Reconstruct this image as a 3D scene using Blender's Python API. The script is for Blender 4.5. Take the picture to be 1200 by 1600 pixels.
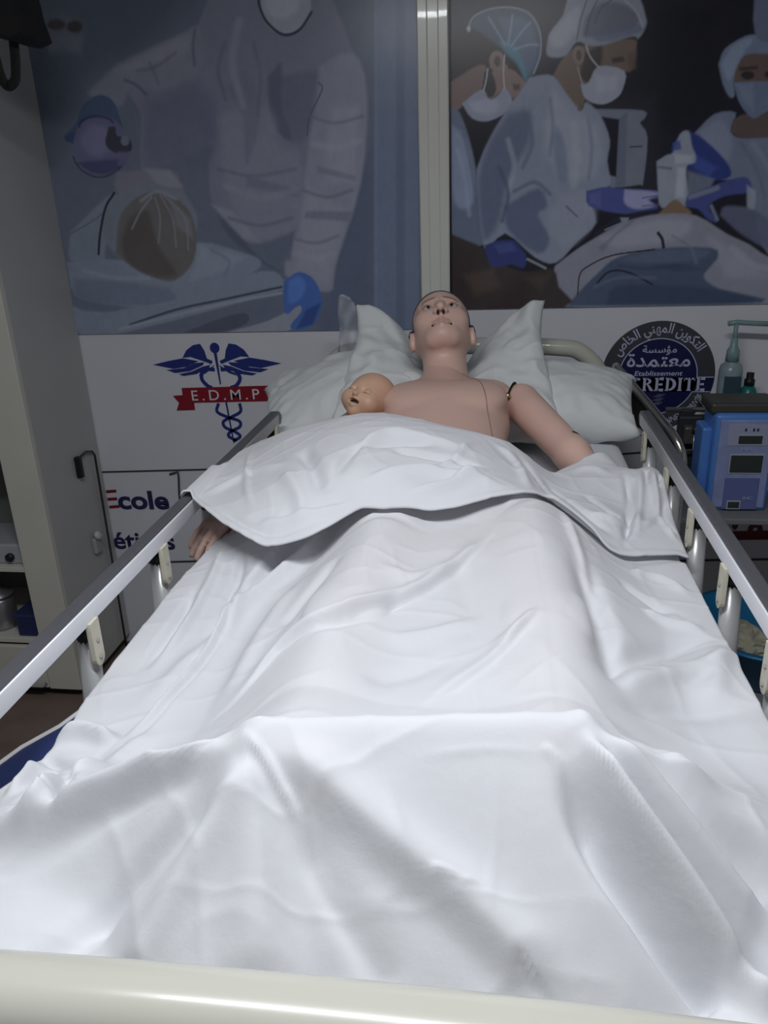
import bpy, bmesh, math
import numpy as np
from mathutils import Vector, Matrix

# ------------------------------------------------------------------ camera, world, light, exposure
SC = bpy.context.scene
COL = SC.collection
for o in list(bpy.data.objects):
    bpy.data.objects.remove(o)

def set_camera():
    yaw, pitch, roll = math.radians(-8.46), math.radians(21.44), math.radians(-2.22)
    F = Vector((math.sin(yaw) * math.cos(pitch), math.cos(yaw) * math.cos(pitch), -math.sin(pitch)))
    r0 = Vector((math.cos(yaw), -math.sin(yaw), 0)); u0 = r0.cross(F)
    R = r0 * math.cos(roll) + u0 * math.sin(roll); U = R.cross(F)
    cd = bpy.data.cameras.new('camera'); co = bpy.data.objects.new('camera', cd); COL.objects.link(co)
    co.matrix_world = Matrix(((R.x, U.x, -F.x, .12), (R.y, U.y, -F.y, 0), (R.z, U.z, -F.z, 1.74), (0, 0, 0, 1)))
    cd.sensor_fit = 'VERTICAL'; cd.sensor_height = 32.0; cd.lens = 1258 / 1600 * 32.0
    cd.clip_start = .02
    SC.camera = co
set_camera()

W = bpy.data.worlds.new('room_ambient'); SC.world = W; W.use_nodes = True
W.node_tree.nodes['Background'].inputs[0].default_value = (.75, .85, 1, 1)
W.node_tree.nodes['Background'].inputs[1].default_value = .07

LAMP_POS = (-.05, .48, 2.72)
la = bpy.data.lights.new('ceiling_lamp_light', 'AREA'); la.shape = 'RECTANGLE'
la.size = 1.2; la.size_y = .16; la.energy = 28.5; la.color = (.94, .965, 1.0)
lo = bpy.data.objects.new('ceiling_lamp_light', la); COL.objects.link(lo); lo.location = (LAMP_POS[0], LAMP_POS[1], LAMP_POS[2] - .035)

SC.view_settings.view_transform = 'Standard'
try: SC.view_settings.look = 'None'
except Exception: pass
SC.view_settings.gamma = 1; SC.view_settings.use_curve_mapping = False
SC.view_settings.exposure = 0.0
SC.cycles.use_denoising = True
SC.cycles.max_bounces = 8

# ------------------------------------------------------------------ materials
def lin(c):
    c = c / 255
    return c / 12.92 if c <= .04045 else ((c + .055) / 1.055) ** 2.4
def srgb(r, g, b): return (lin(r), lin(g), lin(b), 1)

MATS = {}
def mat(name, col, rough=.5, metal=0, noise=0, nscale=20, bump=0, bscale=80, trans=0, ior=1.45, coat=0, stretch=(1, 1, 1), spec=.5, sss=0):
    if name in MATS: return MATS[name]
    m = bpy.data.materials.new(name); m.use_nodes = True; nt = m.node_tree
    b = nt.nodes['Principled BSDF']
    b.inputs['Base Color'].default_value = col; b.inputs['Roughness'].default_value = rough
    b.inputs['Metallic'].default_value = metal; b.inputs['Transmission Weight'].default_value = trans
    b.inputs['IOR'].default_value = ior; b.inputs['Coat Weight'].default_value = coat
    b.inputs['Specular IOR Level'].default_value = spec
    if sss:
        b.inputs['Subsurface Weight'].default_value = sss; b.inputs['Subsurface Radius'].default_value = (.012, .006, .004)
    tc = nt.nodes.new('ShaderNodeTexCoord'); mp = nt.nodes.new('ShaderNodeMapping'); mp.inputs['Scale'].default_value = stretch
    nt.links.new(tc.outputs['Object'], mp.inputs['Vector'])
    if noise:
        n = nt.nodes.new('ShaderNodeTexNoise'); n.inputs['Scale'].default_value = nscale; n.inputs['Detail'].default_value = 5
        nt.links.new(mp.outputs[0], n.inputs['Vector'])
        r = nt.nodes.new('ShaderNodeMapRange'); r.inputs[1].default_value = .3; r.inputs[2].default_value = .7
        r.inputs[3].default_value = 1 - noise; r.inputs[4].default_value = 1 + noise
        nt.links.new(n.outputs[0], r.inputs[0])
        x = nt.nodes.new('ShaderNodeMix'); x.data_type = 'RGBA'; x.blend_type = 'MULTIPLY'; x.inputs[0].default_value = 1
        x.inputs[6].default_value = col; nt.links.new(r.outputs[0], x.inputs[7]); nt.links.new(x.outputs[2], b.inputs['Base Color'])
    if bump:
        n2 = nt.nodes.new('ShaderNodeTexNoise'); n2.inputs['Scale'].default_value = bscale; n2.inputs['Detail'].default_value = 4
        nt.links.new(mp.outputs[0], n2.inputs['Vector'])
        bp = nt.nodes.new('ShaderNodeBump'); bp.inputs['Strength'].default_value = bump; bp.inputs['Distance'].default_value = .004
        nt.links.new(n2.outputs[0], bp.inputs['Height']); nt.links.new(bp.outputs[0], b.inputs['Normal'])
    MATS[name] = m
    return m

def attr_mat(name, rough=.5, coat=0, sss=0, bump=0, spec=.5):
    if name in MATS: return MATS[name]
    m = mat(name, (1, 1, 1, 1), rough, coat=coat, sss=sss, bump=bump, spec=spec)
    nt = m.node_tree; a = nt.nodes.new('ShaderNodeAttribute'); a.attribute_name = 'print'
    nt.links.new(a.outputs['Color'], nt.nodes['Principled BSDF'].inputs['Base Color'])
    return m

def cloth_mat(name, col, sheer=0.0, weave=1400):
    if name in MATS: return MATS[name]
    m = mat(name, col, .85, noise=.02, nscale=9, spec=.2)
    nt = m.node_tree; b = nt.nodes['Principled BSDF']
    b.inputs['Sheen Weight'].default_value = .15
    tc = nt.nodes.new('ShaderNodeTexCoord')
    n = nt.nodes.new('ShaderNodeTexNoise'); n.inputs['Scale'].default_value = 26; n.inputs['Detail'].default_value = 6; n.inputs['Roughness'].default_value = .55
    nt.links.new(tc.outputs['Object'], n.inputs['Vector'])
    n3 = nt.nodes.new('ShaderNodeTexNoise'); n3.inputs['Scale'].default_value = weave
    nt.links.new(tc.outputs['Object'], n3.inputs['Vector'])
    bp = nt.nodes.new('ShaderNodeBump'); bp.inputs['Strength'].default_value = .2; bp.inputs['Distance'].default_value = .006
    bp2 = nt.nodes.new('ShaderNodeBump'); bp2.inputs['Strength'].default_value = .12; bp2.inputs['Distance'].default_value = .001
    nt.links.new(n.outputs[0], bp.inputs['Height']); nt.links.new(n3.outputs[0], bp2.inputs['Height'])
    nt.links.new(bp.outputs[0], bp2.inputs['Normal']); nt.links.new(bp2.outputs[0], b.inputs['Normal'])
    out = nt.nodes['Material Output']
    tl = nt.nodes.new('ShaderNodeBsdfTranslucent'); tl.inputs[0].default_value = col
    mx = nt.nodes.new('ShaderNodeMixShader'); mx.inputs[0].default_value = .12
    nt.links.new(b.outputs[0], mx.inputs[1]); nt.links.new(tl.outputs[0], mx.inputs[2])
    last = mx
    if sheer:
        tp = nt.nodes.new('ShaderNodeBsdfTransparent'); m2 = nt.nodes.new('ShaderNodeMixShader'); m2.inputs[0].default_value = sheer
        nt.links.new(mx.outputs[0], m2.inputs[1]); nt.links.new(tp.outputs[0], m2.inputs[2]); last = m2
    nt.links.new(last.outputs[0], out.inputs['Surface'])
    return m

def emit_mat(name, col, s):
    m = bpy.data.materials.new(name); m.use_nodes = True; nt = m.node_tree
    e = nt.nodes.new('ShaderNodeEmission'); e.inputs[0].default_value = col; e.inputs[1].default_value = s
    nt.links.new(e.outputs[0], nt.nodes['Material Output'].inputs['Surface'])
    return m

# ------------------------------------------------------------------ mesh helpers
def link_mesh(name, verts, faces, m, parent=None, smooth=True, loc=None):
    me = bpy.data.meshes.new(name)
    me.from_pydata([tuple(map(float, v)) for v in verts] if not isinstance(verts, np.ndarray) else verts.tolist(), [], faces if isinstance(faces, list) else faces.tolist())
    me.update()
    if smooth: me.polygons.foreach_set('use_smooth', [True] * len(me.polygons))
    if m: me.materials.append(m)
    o = bpy.data.objects.new(name, me); COL.objects.link(o)
    if parent: o.parent = parent; o.matrix_parent_inverse = Matrix.Identity(4)
    return o

def from_bm(name, bm, m, parent=None, smooth=False):
    bmesh.ops.recalc_face_normals(bm, faces=bm.faces)
    me = bpy.data.meshes.new(name); bm.to_mesh(me); bm.free()
    if smooth: me.polygons.foreach_set('use_smooth', [True] * len(me.polygons))
    if m: me.materials.append(m)
    o = bpy.data.objects.new(name, me); COL.objects.link(o)
    if parent: o.parent = parent
    return o

def tag(o, label=None, cat=None, group=None, kind=None):
    if label: o['label'] = label
    if cat: o['category'] = cat
    if group: o['group'] = group
    if kind: o['kind'] = kind
    return o

def empty(name, loc, label, cat, group=None):
    o = bpy.data.objects.new(name, None); COL.objects.link(o); o.empty_display_size = .05
    o['zero'] = 0; del o['zero']
    return tag(o, label, cat, group)

def add_box(bm, lo_, hi_, bevel=0, seg=2, M=None):
    v = [bm.verts.new(((lo_, hi_)[i & 1][0], (lo_, hi_)[i >> 1 & 1][1], (lo_, hi_)[i >> 2 & 1][2])) for i in range(8)]
    fs = [bm.faces.new([v[i] for i in q]) for q in ((0, 2, 3, 1), (4, 5, 7, 6), (0, 1, 5, 4), (2, 6, 7, 3), (0, 4, 6, 2), (1, 3, 7, 5))]
    if bevel:
        es = list({e for f in fs for e in f.edges})
        r = bmesh.ops.bevel(bm, geom=es, offset=bevel, segments=seg, affect='EDGES', profile=.5)
        v = list({x for f in r['faces'] for x in f.verts} | {x for x in v if x.is_valid})
    if M is not None: bmesh.ops.transform(bm, matrix=M, verts=[x for x in v if x.is_valid])
    return v

def box(name, lo_, hi_, m, parent=None, bevel=0, seg=2, smooth=False):
    bm = bmesh.new(); add_box(bm, lo_, hi_, bevel, seg)
    o = from_bm(name, bm, m, parent, smooth)
    return o

def catmull(pts, n=8):
    P = [np.array(p, float) for p in pts]
    if len(P) < 3: return [P[0] + (P[-1] - P[0]) * t for t in np.linspace(0, 1, n + 1)]
    P = [2 * P[0] - P[1]] + P + [2 * P[-1] - P[-2]]
    out = []
    for i in range(1, len(P) - 2):
        a, b, c, d = P[i - 1:i + 3]
        for t in np.linspace(0, 1, n, endpoint=False):
            out.append(.5 * (2 * b + (c - a) * t + (2 * a - 5 * b + 4 * c - d) * t * t + (3 * b - a - 3 * c + d) * t ** 3))
    out.append(P[-2])
    return out

def sweep(bm, path, prof, up=(0, 0, 1), scale=None, cap=True):
    """sweep a closed 2-D profile [(side, up)] along a 3-D path"""
    path = [np.array(p, float) for p in path]; n = len(path); rings = []
    upv = np.array(up, float); prevs = None
    for i, p in enumerate(path):
        t = path[min(i + 1, n - 1)] - path[max(i - 1, 0)]; t /= np.linalg.norm(t) + 1e-12
        s = np.cross(t, upv)
        if np.linalg.norm(s) < 1e-3: s = prevs if prevs is not None else np.cross(t, np.array([1., 0, 0]))
        s = s / np.linalg.norm(s)
        if prevs is not None and s @ prevs < 0: s = -s
        prevs = s; u = np.cross(s, t); k = 1 if scale is None else scale[i]
        rings.append([bm.verts.new(p + s * a * k + u * b * k) for a, b in prof])
    m = len(prof)
    for i in range(n - 1):
        for j in range(m):
            bm.faces.new((rings[i][j], rings[i][(j + 1) % m], rings[i + 1][(j + 1) % m], rings[i + 1][j]))
    if cap:
        bm.faces.new(rings[0][::-1]); bm.faces.new(rings[-1])

def circ(r, n=12, ry=None): return [(r * math.cos(2 * math.pi * i / n), (ry or r) * math.sin(2 * math.pi * i / n)) for i in range(n)]
def rrect(w, h, r, n=4):
    out = []
    for cx, cy, a0 in ((w / 2 - r, h / 2 - r, 0), (-w / 2 + r, h / 2 - r, 90), (-w / 2 + r, -h / 2 + r, 180), (w / 2 - r, -h / 2 + r, 270)):
        for k in range(n + 1):
            a = math.radians(a0 + 90 * k / n); out.append((cx + r * math.cos(a), cy + r * math.sin(a)))
    return out

def tube(name, path, r, m, parent=None, n=12, up=(0, 0, 1), prof=None, scale=None):
    bm = bmesh.new(); sweep(bm, path, prof or circ(r, n), up, scale)
    return from_bm(name, bm, m, parent, True)

def lathe(bm, prof, c=(0, 0, 0), n=24, M=None):
    rings = []; vs = []
    for r, z in prof:
        ring = [bm.verts.new((c[0] + r * math.cos(2 * math.pi * i / n), c[1] + r * math.sin(2 * math.pi * i / n), c[2] + z)) for i in range(n)]
        rings.append(ring); vs += ring
    for a, b in zip(rings, rings[1:]):
        for i in range(n): bm.faces.new((a[i], a[(i + 1) % n], b[(i + 1) % n], b[i]))
    bm.faces.new(rings[0][::-1]); bm.faces.new(rings[-1])
    if M is not None: bmesh.ops.transform(bm, matrix=M, verts=vs)
    return vs

def turned(name, prof, c, m, parent=None, n=24, M=None):
    bm = bmesh.new(); lathe(bm, prof, c, n, M); return from_bm(name, bm, m, parent, True)

def smooth_by_angle(o, deg=40):
    me = o.data
    me.polygons.foreach_set('use_smooth', [True] * len(me.polygons))
    bm = bmesh.new(); bm.from_mesh(me); a = math.radians(deg)
    for e in bm.edges: e.smooth = not (len(e.link_faces) == 2 and e.calc_face_angle(0) > a)
    bm.to_mesh(me); bm.free()
    return o

def flat_poly(bm, pts, y, th):
    """a flat printed shape in the wall plane (x, z points), raised th towards the room (-y)"""
    f = [bm.verts.new((p[0], y - th, p[1])) for p in pts]
    try: face = bm.faces.new(f)
    except ValueError: return
    r = bmesh.ops.extrude_face_region(bm, geom=[face])
    vs = [g for g in r['geom'] if isinstance(g, bmesh.types.BMVert)]
    bmesh.ops.translate(bm, vec=(0, th * .9, 0), verts=vs)

def vnoise(x, y, seed=0):
    """smooth value noise on numpy arrays, about -1..1"""
    xi = np.floor(x).astype(np.int64); yi = np.floor(y).astype(np.int64); fx = x - xi; fy = y - yi
    fx = fx * fx * fx * (fx * (fx * 6 - 15) + 10); fy = fy * fy * fy * (fy * (fy * 6 - 15) + 10)
    def h(a, b):
        n = (a * 374761393 + b * 668265263 + seed * 974634777) & 0xffffffff
        n = ((n ^ (n >> 13)) * 1274126177) & 0xffffffff
        return ((n ^ (n >> 16)) & 0xffff) / 32767.5 - 1
    return (h(xi, yi) * (1 - fx) + h(xi + 1, yi) * fx) * (1 - fy) + (h(xi, yi + 1) * (1 - fx) + h(xi + 1, yi + 1) * fx) * fy

def sstep(a, b, x):
    t = np.clip((x - a) / (b - a), 0, 1); return t * t * (3 - 2 * t)

# ------------------------------------------------------------------ distance-field sculpting
def smin(a, b, k):
    h = np.clip(.5 + .5 * (b - a) / k, 0, 1); return b + (a - b) * h - k * h * (1 - h)
def smax(a, b, k): return -smin(-a, -b, k)
def d_ell(P, c, r):
    c = np.array(c); r = np.array(r); q = (P - c) / r; k0 = np.linalg.norm(q, axis=-1); k1 = np.linalg.norm(q / r, axis=-1)
    return k0 * (k0 - 1) / np.maximum(k1, 1e-6)
def d_sph(P, c, r): return np.linalg.norm(P - np.array(c), axis=-1) - r
def d_cap(P, a, b, ra, rb=None):
    a = np.array(a, float); b = np.array(b, float); rb = ra if rb is None else rb; ba = b - a
    t = np.clip(((P - a) @ ba) / (ba @ ba), 0, 1)
    return np.linalg.norm(P - a - t[..., None] * ba, axis=-1) - (ra + (rb - ra) * t)

def surface(fn, lo_, hi_, h):
    lo_ = np.array(lo_, float); n = np.ceil((np.array(hi_) - lo_) / h).astype(int) + 1
    ax = [lo_[i] + h * np.arange(n[i]) for i in range(3)]
    V = np.empty(n, np.float32)
    for s in range(0, n[0], 16):
        G = np.stack(np.meshgrid(ax[0][s:s + 16], ax[1], ax[2], indexing='ij'), -1)
        V[s:s + 16] = fn(G)
    ins = V < 0
    c = n - 1; cnt = np.zeros(c, np.int32); acc = np.zeros(tuple(c) + (3,), np.float64)
    corner = [(i & 1, i >> 1 & 1, i >> 2 & 1) for i in range(8)]
    def sl(A, o): return A[o[0]:o[0] + c[0], o[1]:o[1] + c[1], o[2]:o[2] + c[2]]
    for i in range(8):
        for ax_ in range(3):
            j = i | (1 << ax_)
            if j == i: continue
            a, b = sl(V, corner[i]), sl(V, corner[j]); m = (a < 0) != (b < 0)
            t = np.where(m, a / np.where(m, a - b, 1), 0)
            cnt += m
            for k in range(3): acc[..., k] += np.where(m, corner[i][k] + (t if k == ax_ else 0), 0)
    act = cnt > 0
    idx = -np.ones(c, np.int64); idx[act] = np.arange(act.sum())
    cells = np.argwhere(act); verts = lo_ + h * (cells + acc[act] / cnt[act][:, None])
    faces = []
    for d in range(3):
        u, v = (d + 1) % 3, (d + 2) % 3
        s0 = [slice(1, -1)] * 3; s0[d] = slice(0, -1); s1 = [slice(1, -1)] * 3; s1[d] = slice(1, None)
        a, b = ins[tuple(s0)], ins[tuple(s1)]
        e = np.argwhere(a != b); off = np.array([1, 1, 1]); off[d] = 0; e = e + off
        eu = np.zeros(3, int); eu[u] = 1; ev = np.zeros(3, int); ev[v] = 1
        q = np.stack([idx[tuple((e - eu - ev).T)], idx[tuple((e - ev).T)], idx[tuple(e.T)], idx[tuple((e - eu).T)]], 1)
        fl = ins[tuple(e.T)]
        q[~fl] = q[~fl][:, ::-1]
        faces.append(q)
    return verts, np.concatenate(faces)

def set_colors(o, cols, name='print'):
    a = o.data.attributes.new(name, 'FLOAT_COLOR', 'POINT')
    c = np.ones((len(o.data.vertices), 4), np.float32); c[:, :3] = cols
    a.data.foreach_set('color', c.ravel())

# ------------------------------------------------------------------ the draped sheet as a height over the bed
MT = 1.078
def seg_d(x, y, a, b):
    ax, ay = a; bx, by = b; ux, uy = bx - ax, by - ay; L = ux * ux + uy * uy
    t = np.clip(((x - ax) * ux + (y - ay) * uy) / L, 0, 1)
    dx, dy = x - ax - t * ux, y - ay - t * uy
    return t, np.hypot(dx, dy), np.sign(ux * dy - uy * dx)
def ridge(x, y, a, b, ha, hb, wl, wr, p):
    t, d, s = seg_d(x, y, a, b); w = np.where(s > 0, wl, wr)
    return (ha + (hb - ha) * t) * np.clip(1 - d / w, 0, 1) ** p
TOE_L, TOE_R = (-.098, .615), (.200, .645)
def sheet_base(x, y):
    def L(*a): return np.interp(y, *a)
    xl = L((.6, 1.0, 1.5), (-.098, -.09, -.05)); xr = L((.6, 1.0, 1.5), (.2, .198, .17))
    hl = L((.62, .70, .80, 1.0, 1.15, 1.30, 1.5), (.195, .140, .116, .125, .140, .150, .15))
    wo = L((.6, .8, 1.5), (.24, .20, .24))
    dl = np.where(x < xl, (xl - x) / wo, (x - xl) / .24); dr = np.where(x > xr, (x - xr) / wo, (xr - x) / .24)
    yy = sstep(.58, .66, y)
    r = .22
    def prof(d, p): d = np.sqrt(d * d + r * r) - r; return np.clip(1 - d, 0, 1) ** p
    pl = hl * prof(dl, 1.75) * yy; pr = hl * prof(dr, 1.75) * yy
    mid = (xl + xr) / 2; hw = (xr - xl) / 2
    web = hl * (.80 + .14 * np.clip(np.abs(x - mid) / hw, 0, 1) ** 2) * (1 - sstep(.9, 1.25, np.abs(x - mid) / hw)) * yy
    t, d, s = seg_d(x, y, TOE_L, TOE_R)
    ds = np.sqrt(d * d + .012 ** 2) - .012
    crest = .205 * np.where(s > 0, np.clip(1 - ds / .30, 0, 1) ** 1.8, np.clip(1 - ds / .175, 0, 1) ** .92)
    bl = ridge(x, y, TOE_L, (-.47, .655), .200, .015, .10, .16, 1.2)
    br = ridge(x, y, TOE_R, (.47, .70), .200, .03, .20, .12, 1.2)
    ab = .15 * np.clip(1 - ((x - .02) / .215) ** 2 - ((y - 1.6) / .42) ** 2, 0, 1) ** .7
    lb = .085 * np.exp(-((x + .25) / .15) ** 2 - ((y - 1.42) / .24) ** 2)
    parts = [pl, pr, web, crest, bl, br, ab, lb]
    h = parts[0]
    for q in parts[1:]:
        k = .022; e = np.maximum(k - np.abs(h - q), 0) / k
        h = np.maximum(h, q) + e * e * k * .25
    return MT + h 

# ------------------------------------------------------------------ room shell
WALL_Y = 2.9
m_wall = mat('white_wall_panel', (.74, .75, .80, 1), .42, noise=.015, nscale=6)
m_ceil = mat('ceiling_paint', (.70, .70, .70, 1), .8)
m_floor = mat('brown_vinyl_floor', (.19, .14, .115, 1), .5, noise=.15, nscale=8)
m_side = mat('side_wall_paint', (.45, .46, .48, 1), .7)
def structure(o): o['kind'] = 'structure'; return o
structure(box('floor', (-2.2, -2.2, -.10), (2.0, 2.96, -.04), m_floor))
structure(box('ceiling', (-2.2, -2.2, 2.8), (2.0, 2.96, 2.86), m_ceil))
structure(box('wall_left', (-2.26, -2.2, -.04), (-2.2, 2.96, 2.8), m_side))
structure(box('wall_right', (2.0, -2.2, -.04), (2.06, 2.96, 2.8), m_side))
wb = structure(box('wall_back', (-2.2, WALL_Y, -.04), (2.0, WALL_Y + .06, 2.8), m_wall))
m_groove = mat('dark_panel_joint', (.05, .045, .06, 1), .6)
def wall_strip(name, a, b, h, m, th=.003, parent=wb):
    """thin strip on the back wall between two (x, z) points"""
    bm = bmesh.new(); n = Vector((a[1] - b[1], 0, b[0] - a[0])).normalized() * h / 2
    flat_poly(bm, [(a[0] - n.x, a[1] - n.z), (b[0] - n.x, b[1] - n.z), (b[0] + n.x, b[1] + n.z), (a[0] + n.x, a[1] + n.z)], WALL_Y, th)
    return from_bm(name, bm, m, parent)
wall_strip('panel_joint', (-1.620, 0.738), (-0.759, 0.767), .006, m_groove)
wall_strip('panel_joint', (-1.467, 0.337), (-1.042, 0.360), .007, m_groove)
wall_strip('panel_joint', (0.766, 0.407), (1.334, 0.432), .008, m_groove)
wall_strip('panel_joint', (0.780, 0.249), (1.358, 0.279), .014, m_groove)
wall_strip('panel_joint', (0.365, 0.813), (0.727, 0.845), .006, m_groove)
# white aluminium post between the posters
m_post = mat('cream_lacquered_post', (.80, .80, .72, 1), .22, coat=.3)
bm = bmesh.new()
px0, px1 = -.146, -.047
sweep(bm, [(0, 0, 1.02), (0, 0, 2.8)], [(-u_, v_) for u_, v_ in [(px0, 2.9), (px0, 2.872), (px0 + .004, 2.868), (px0 + .030, 2.868), (px0 + .034, 2.872), (px1 - .034, 2.872), (px1 - .030, 2.868), (px1 - .004, 2.868), (px1, 2.872), (px1, 2.9)]], up=(0, 1, 0))
structure(from_bm('trim_1', bm, m_post))
m_gasket = mat('dark_gasket', (.02, .02, .025, 1), .3)  # plain dark gasket strip along the right edge of the post
t2 = structure(box('trim_2', (px1, 2.882, 1.36), (px1 + .006, 2.9, 2.8), m_gasket))

# ------------------------------------------------------------------ printed posters: colour stored per vertex on a fine grid
def paint(name, ops, x0, x1, z0, z1, step, y, gain, label, m):
    nx, nz = int((x1 - x0) / step) + 1, int((z1 - z0) / step) + 1
    X, Z = np.meshgrid(np.linspace(x0, x1, nx), np.linspace(z0, z1, nz)); C = np.zeros((nz, nx, 3))
    for col, soft, alpha, k, pts in ops:
        P = np.array(pts, float).reshape(-1, 2) / 1000
        c = np.array([lin(int(col[i:i + 2], 16)) for i in (0, 2, 4)]) * gain
        s = max(soft * .0012, step * .55); closed = k == 0
        if closed:
            Q = np.array(catmull(list(P) + [P[0]], 3)) if len(P) > 4 else np.vstack([P, P[:1]])
        else: Q = np.array(catmull(P, 5))
        pad = 3 * s + k * .0012
        i0, i1 = np.searchsorted(X[0], [Q[:, 0].min() - pad, Q[:, 0].max() + pad]); j0, j1 = np.searchsorted(Z[:, 0], [Q[:, 1].min() - pad, Q[:, 1].max() + pad])
        if i1 <= i0 or j1 <= j0: continue
        x, z = X[j0:j1, i0:i1], Z[j0:j1, i0:i1]; d = np.full(x.shape, 9.); ins = np.zeros(x.shape, bool)
        for a, b in zip(Q, Q[1:]):
            e = b - a; L = e @ e + 1e-12; t = np.clip(((x - a[0]) * e[0] + (z - a[1]) * e[1]) / L, 0, 1)
            d = np.minimum(d, np.hypot(x - a[0] - t * e[0], z - a[1] - t * e[1]))
            if closed and a[1] != b[1]: ins ^= ((a[1] > z) != (b[1] > z)) & (x < (b[0] - a[0]) * (z - a[1]) / (b[1] - a[1]) + a[0])
        sd = np.where(ins, -d, d) if closed else d - k * .00055
        w = alpha * sstep(s, -s, sd)
        C[j0:j1, i0:i1] = C[j0:j1, i0:i1] * (1 - w[..., None]) + c * w[..., None]
    C *= (1 + .03 * vnoise(X * 30, Z * 30, 3) + .03 * vnoise(X * 90, Z * 60, 4))[..., None]
    V = np.stack([X, np.full_like(X, y), Z], -1).reshape(-1, 3)
    I = np.arange(nx * nz).reshape(nz, nx)
    Fq = np.stack([I[:-1, :-1], I[:-1, 1:], I[1:, 1:], I[1:, :-1]], -1).reshape(-1, 4)
    # backing edge so that the print is a sheet with thickness
    o = link_mesh(name, V, Fq, m, smooth=False); set_colors(o, np.clip(C.reshape(-1, 3), 0, .9))
    tag(o, label, 'poster')
    bk = box('poster_backing', (x0, y + .0004, z0), (x1, WALL_Y - .0005, z1), MATS['white_wall_panel'], o)
    return o
m_print = attr_mat('glossy_poster_print', .25, spec=.5)
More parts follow.
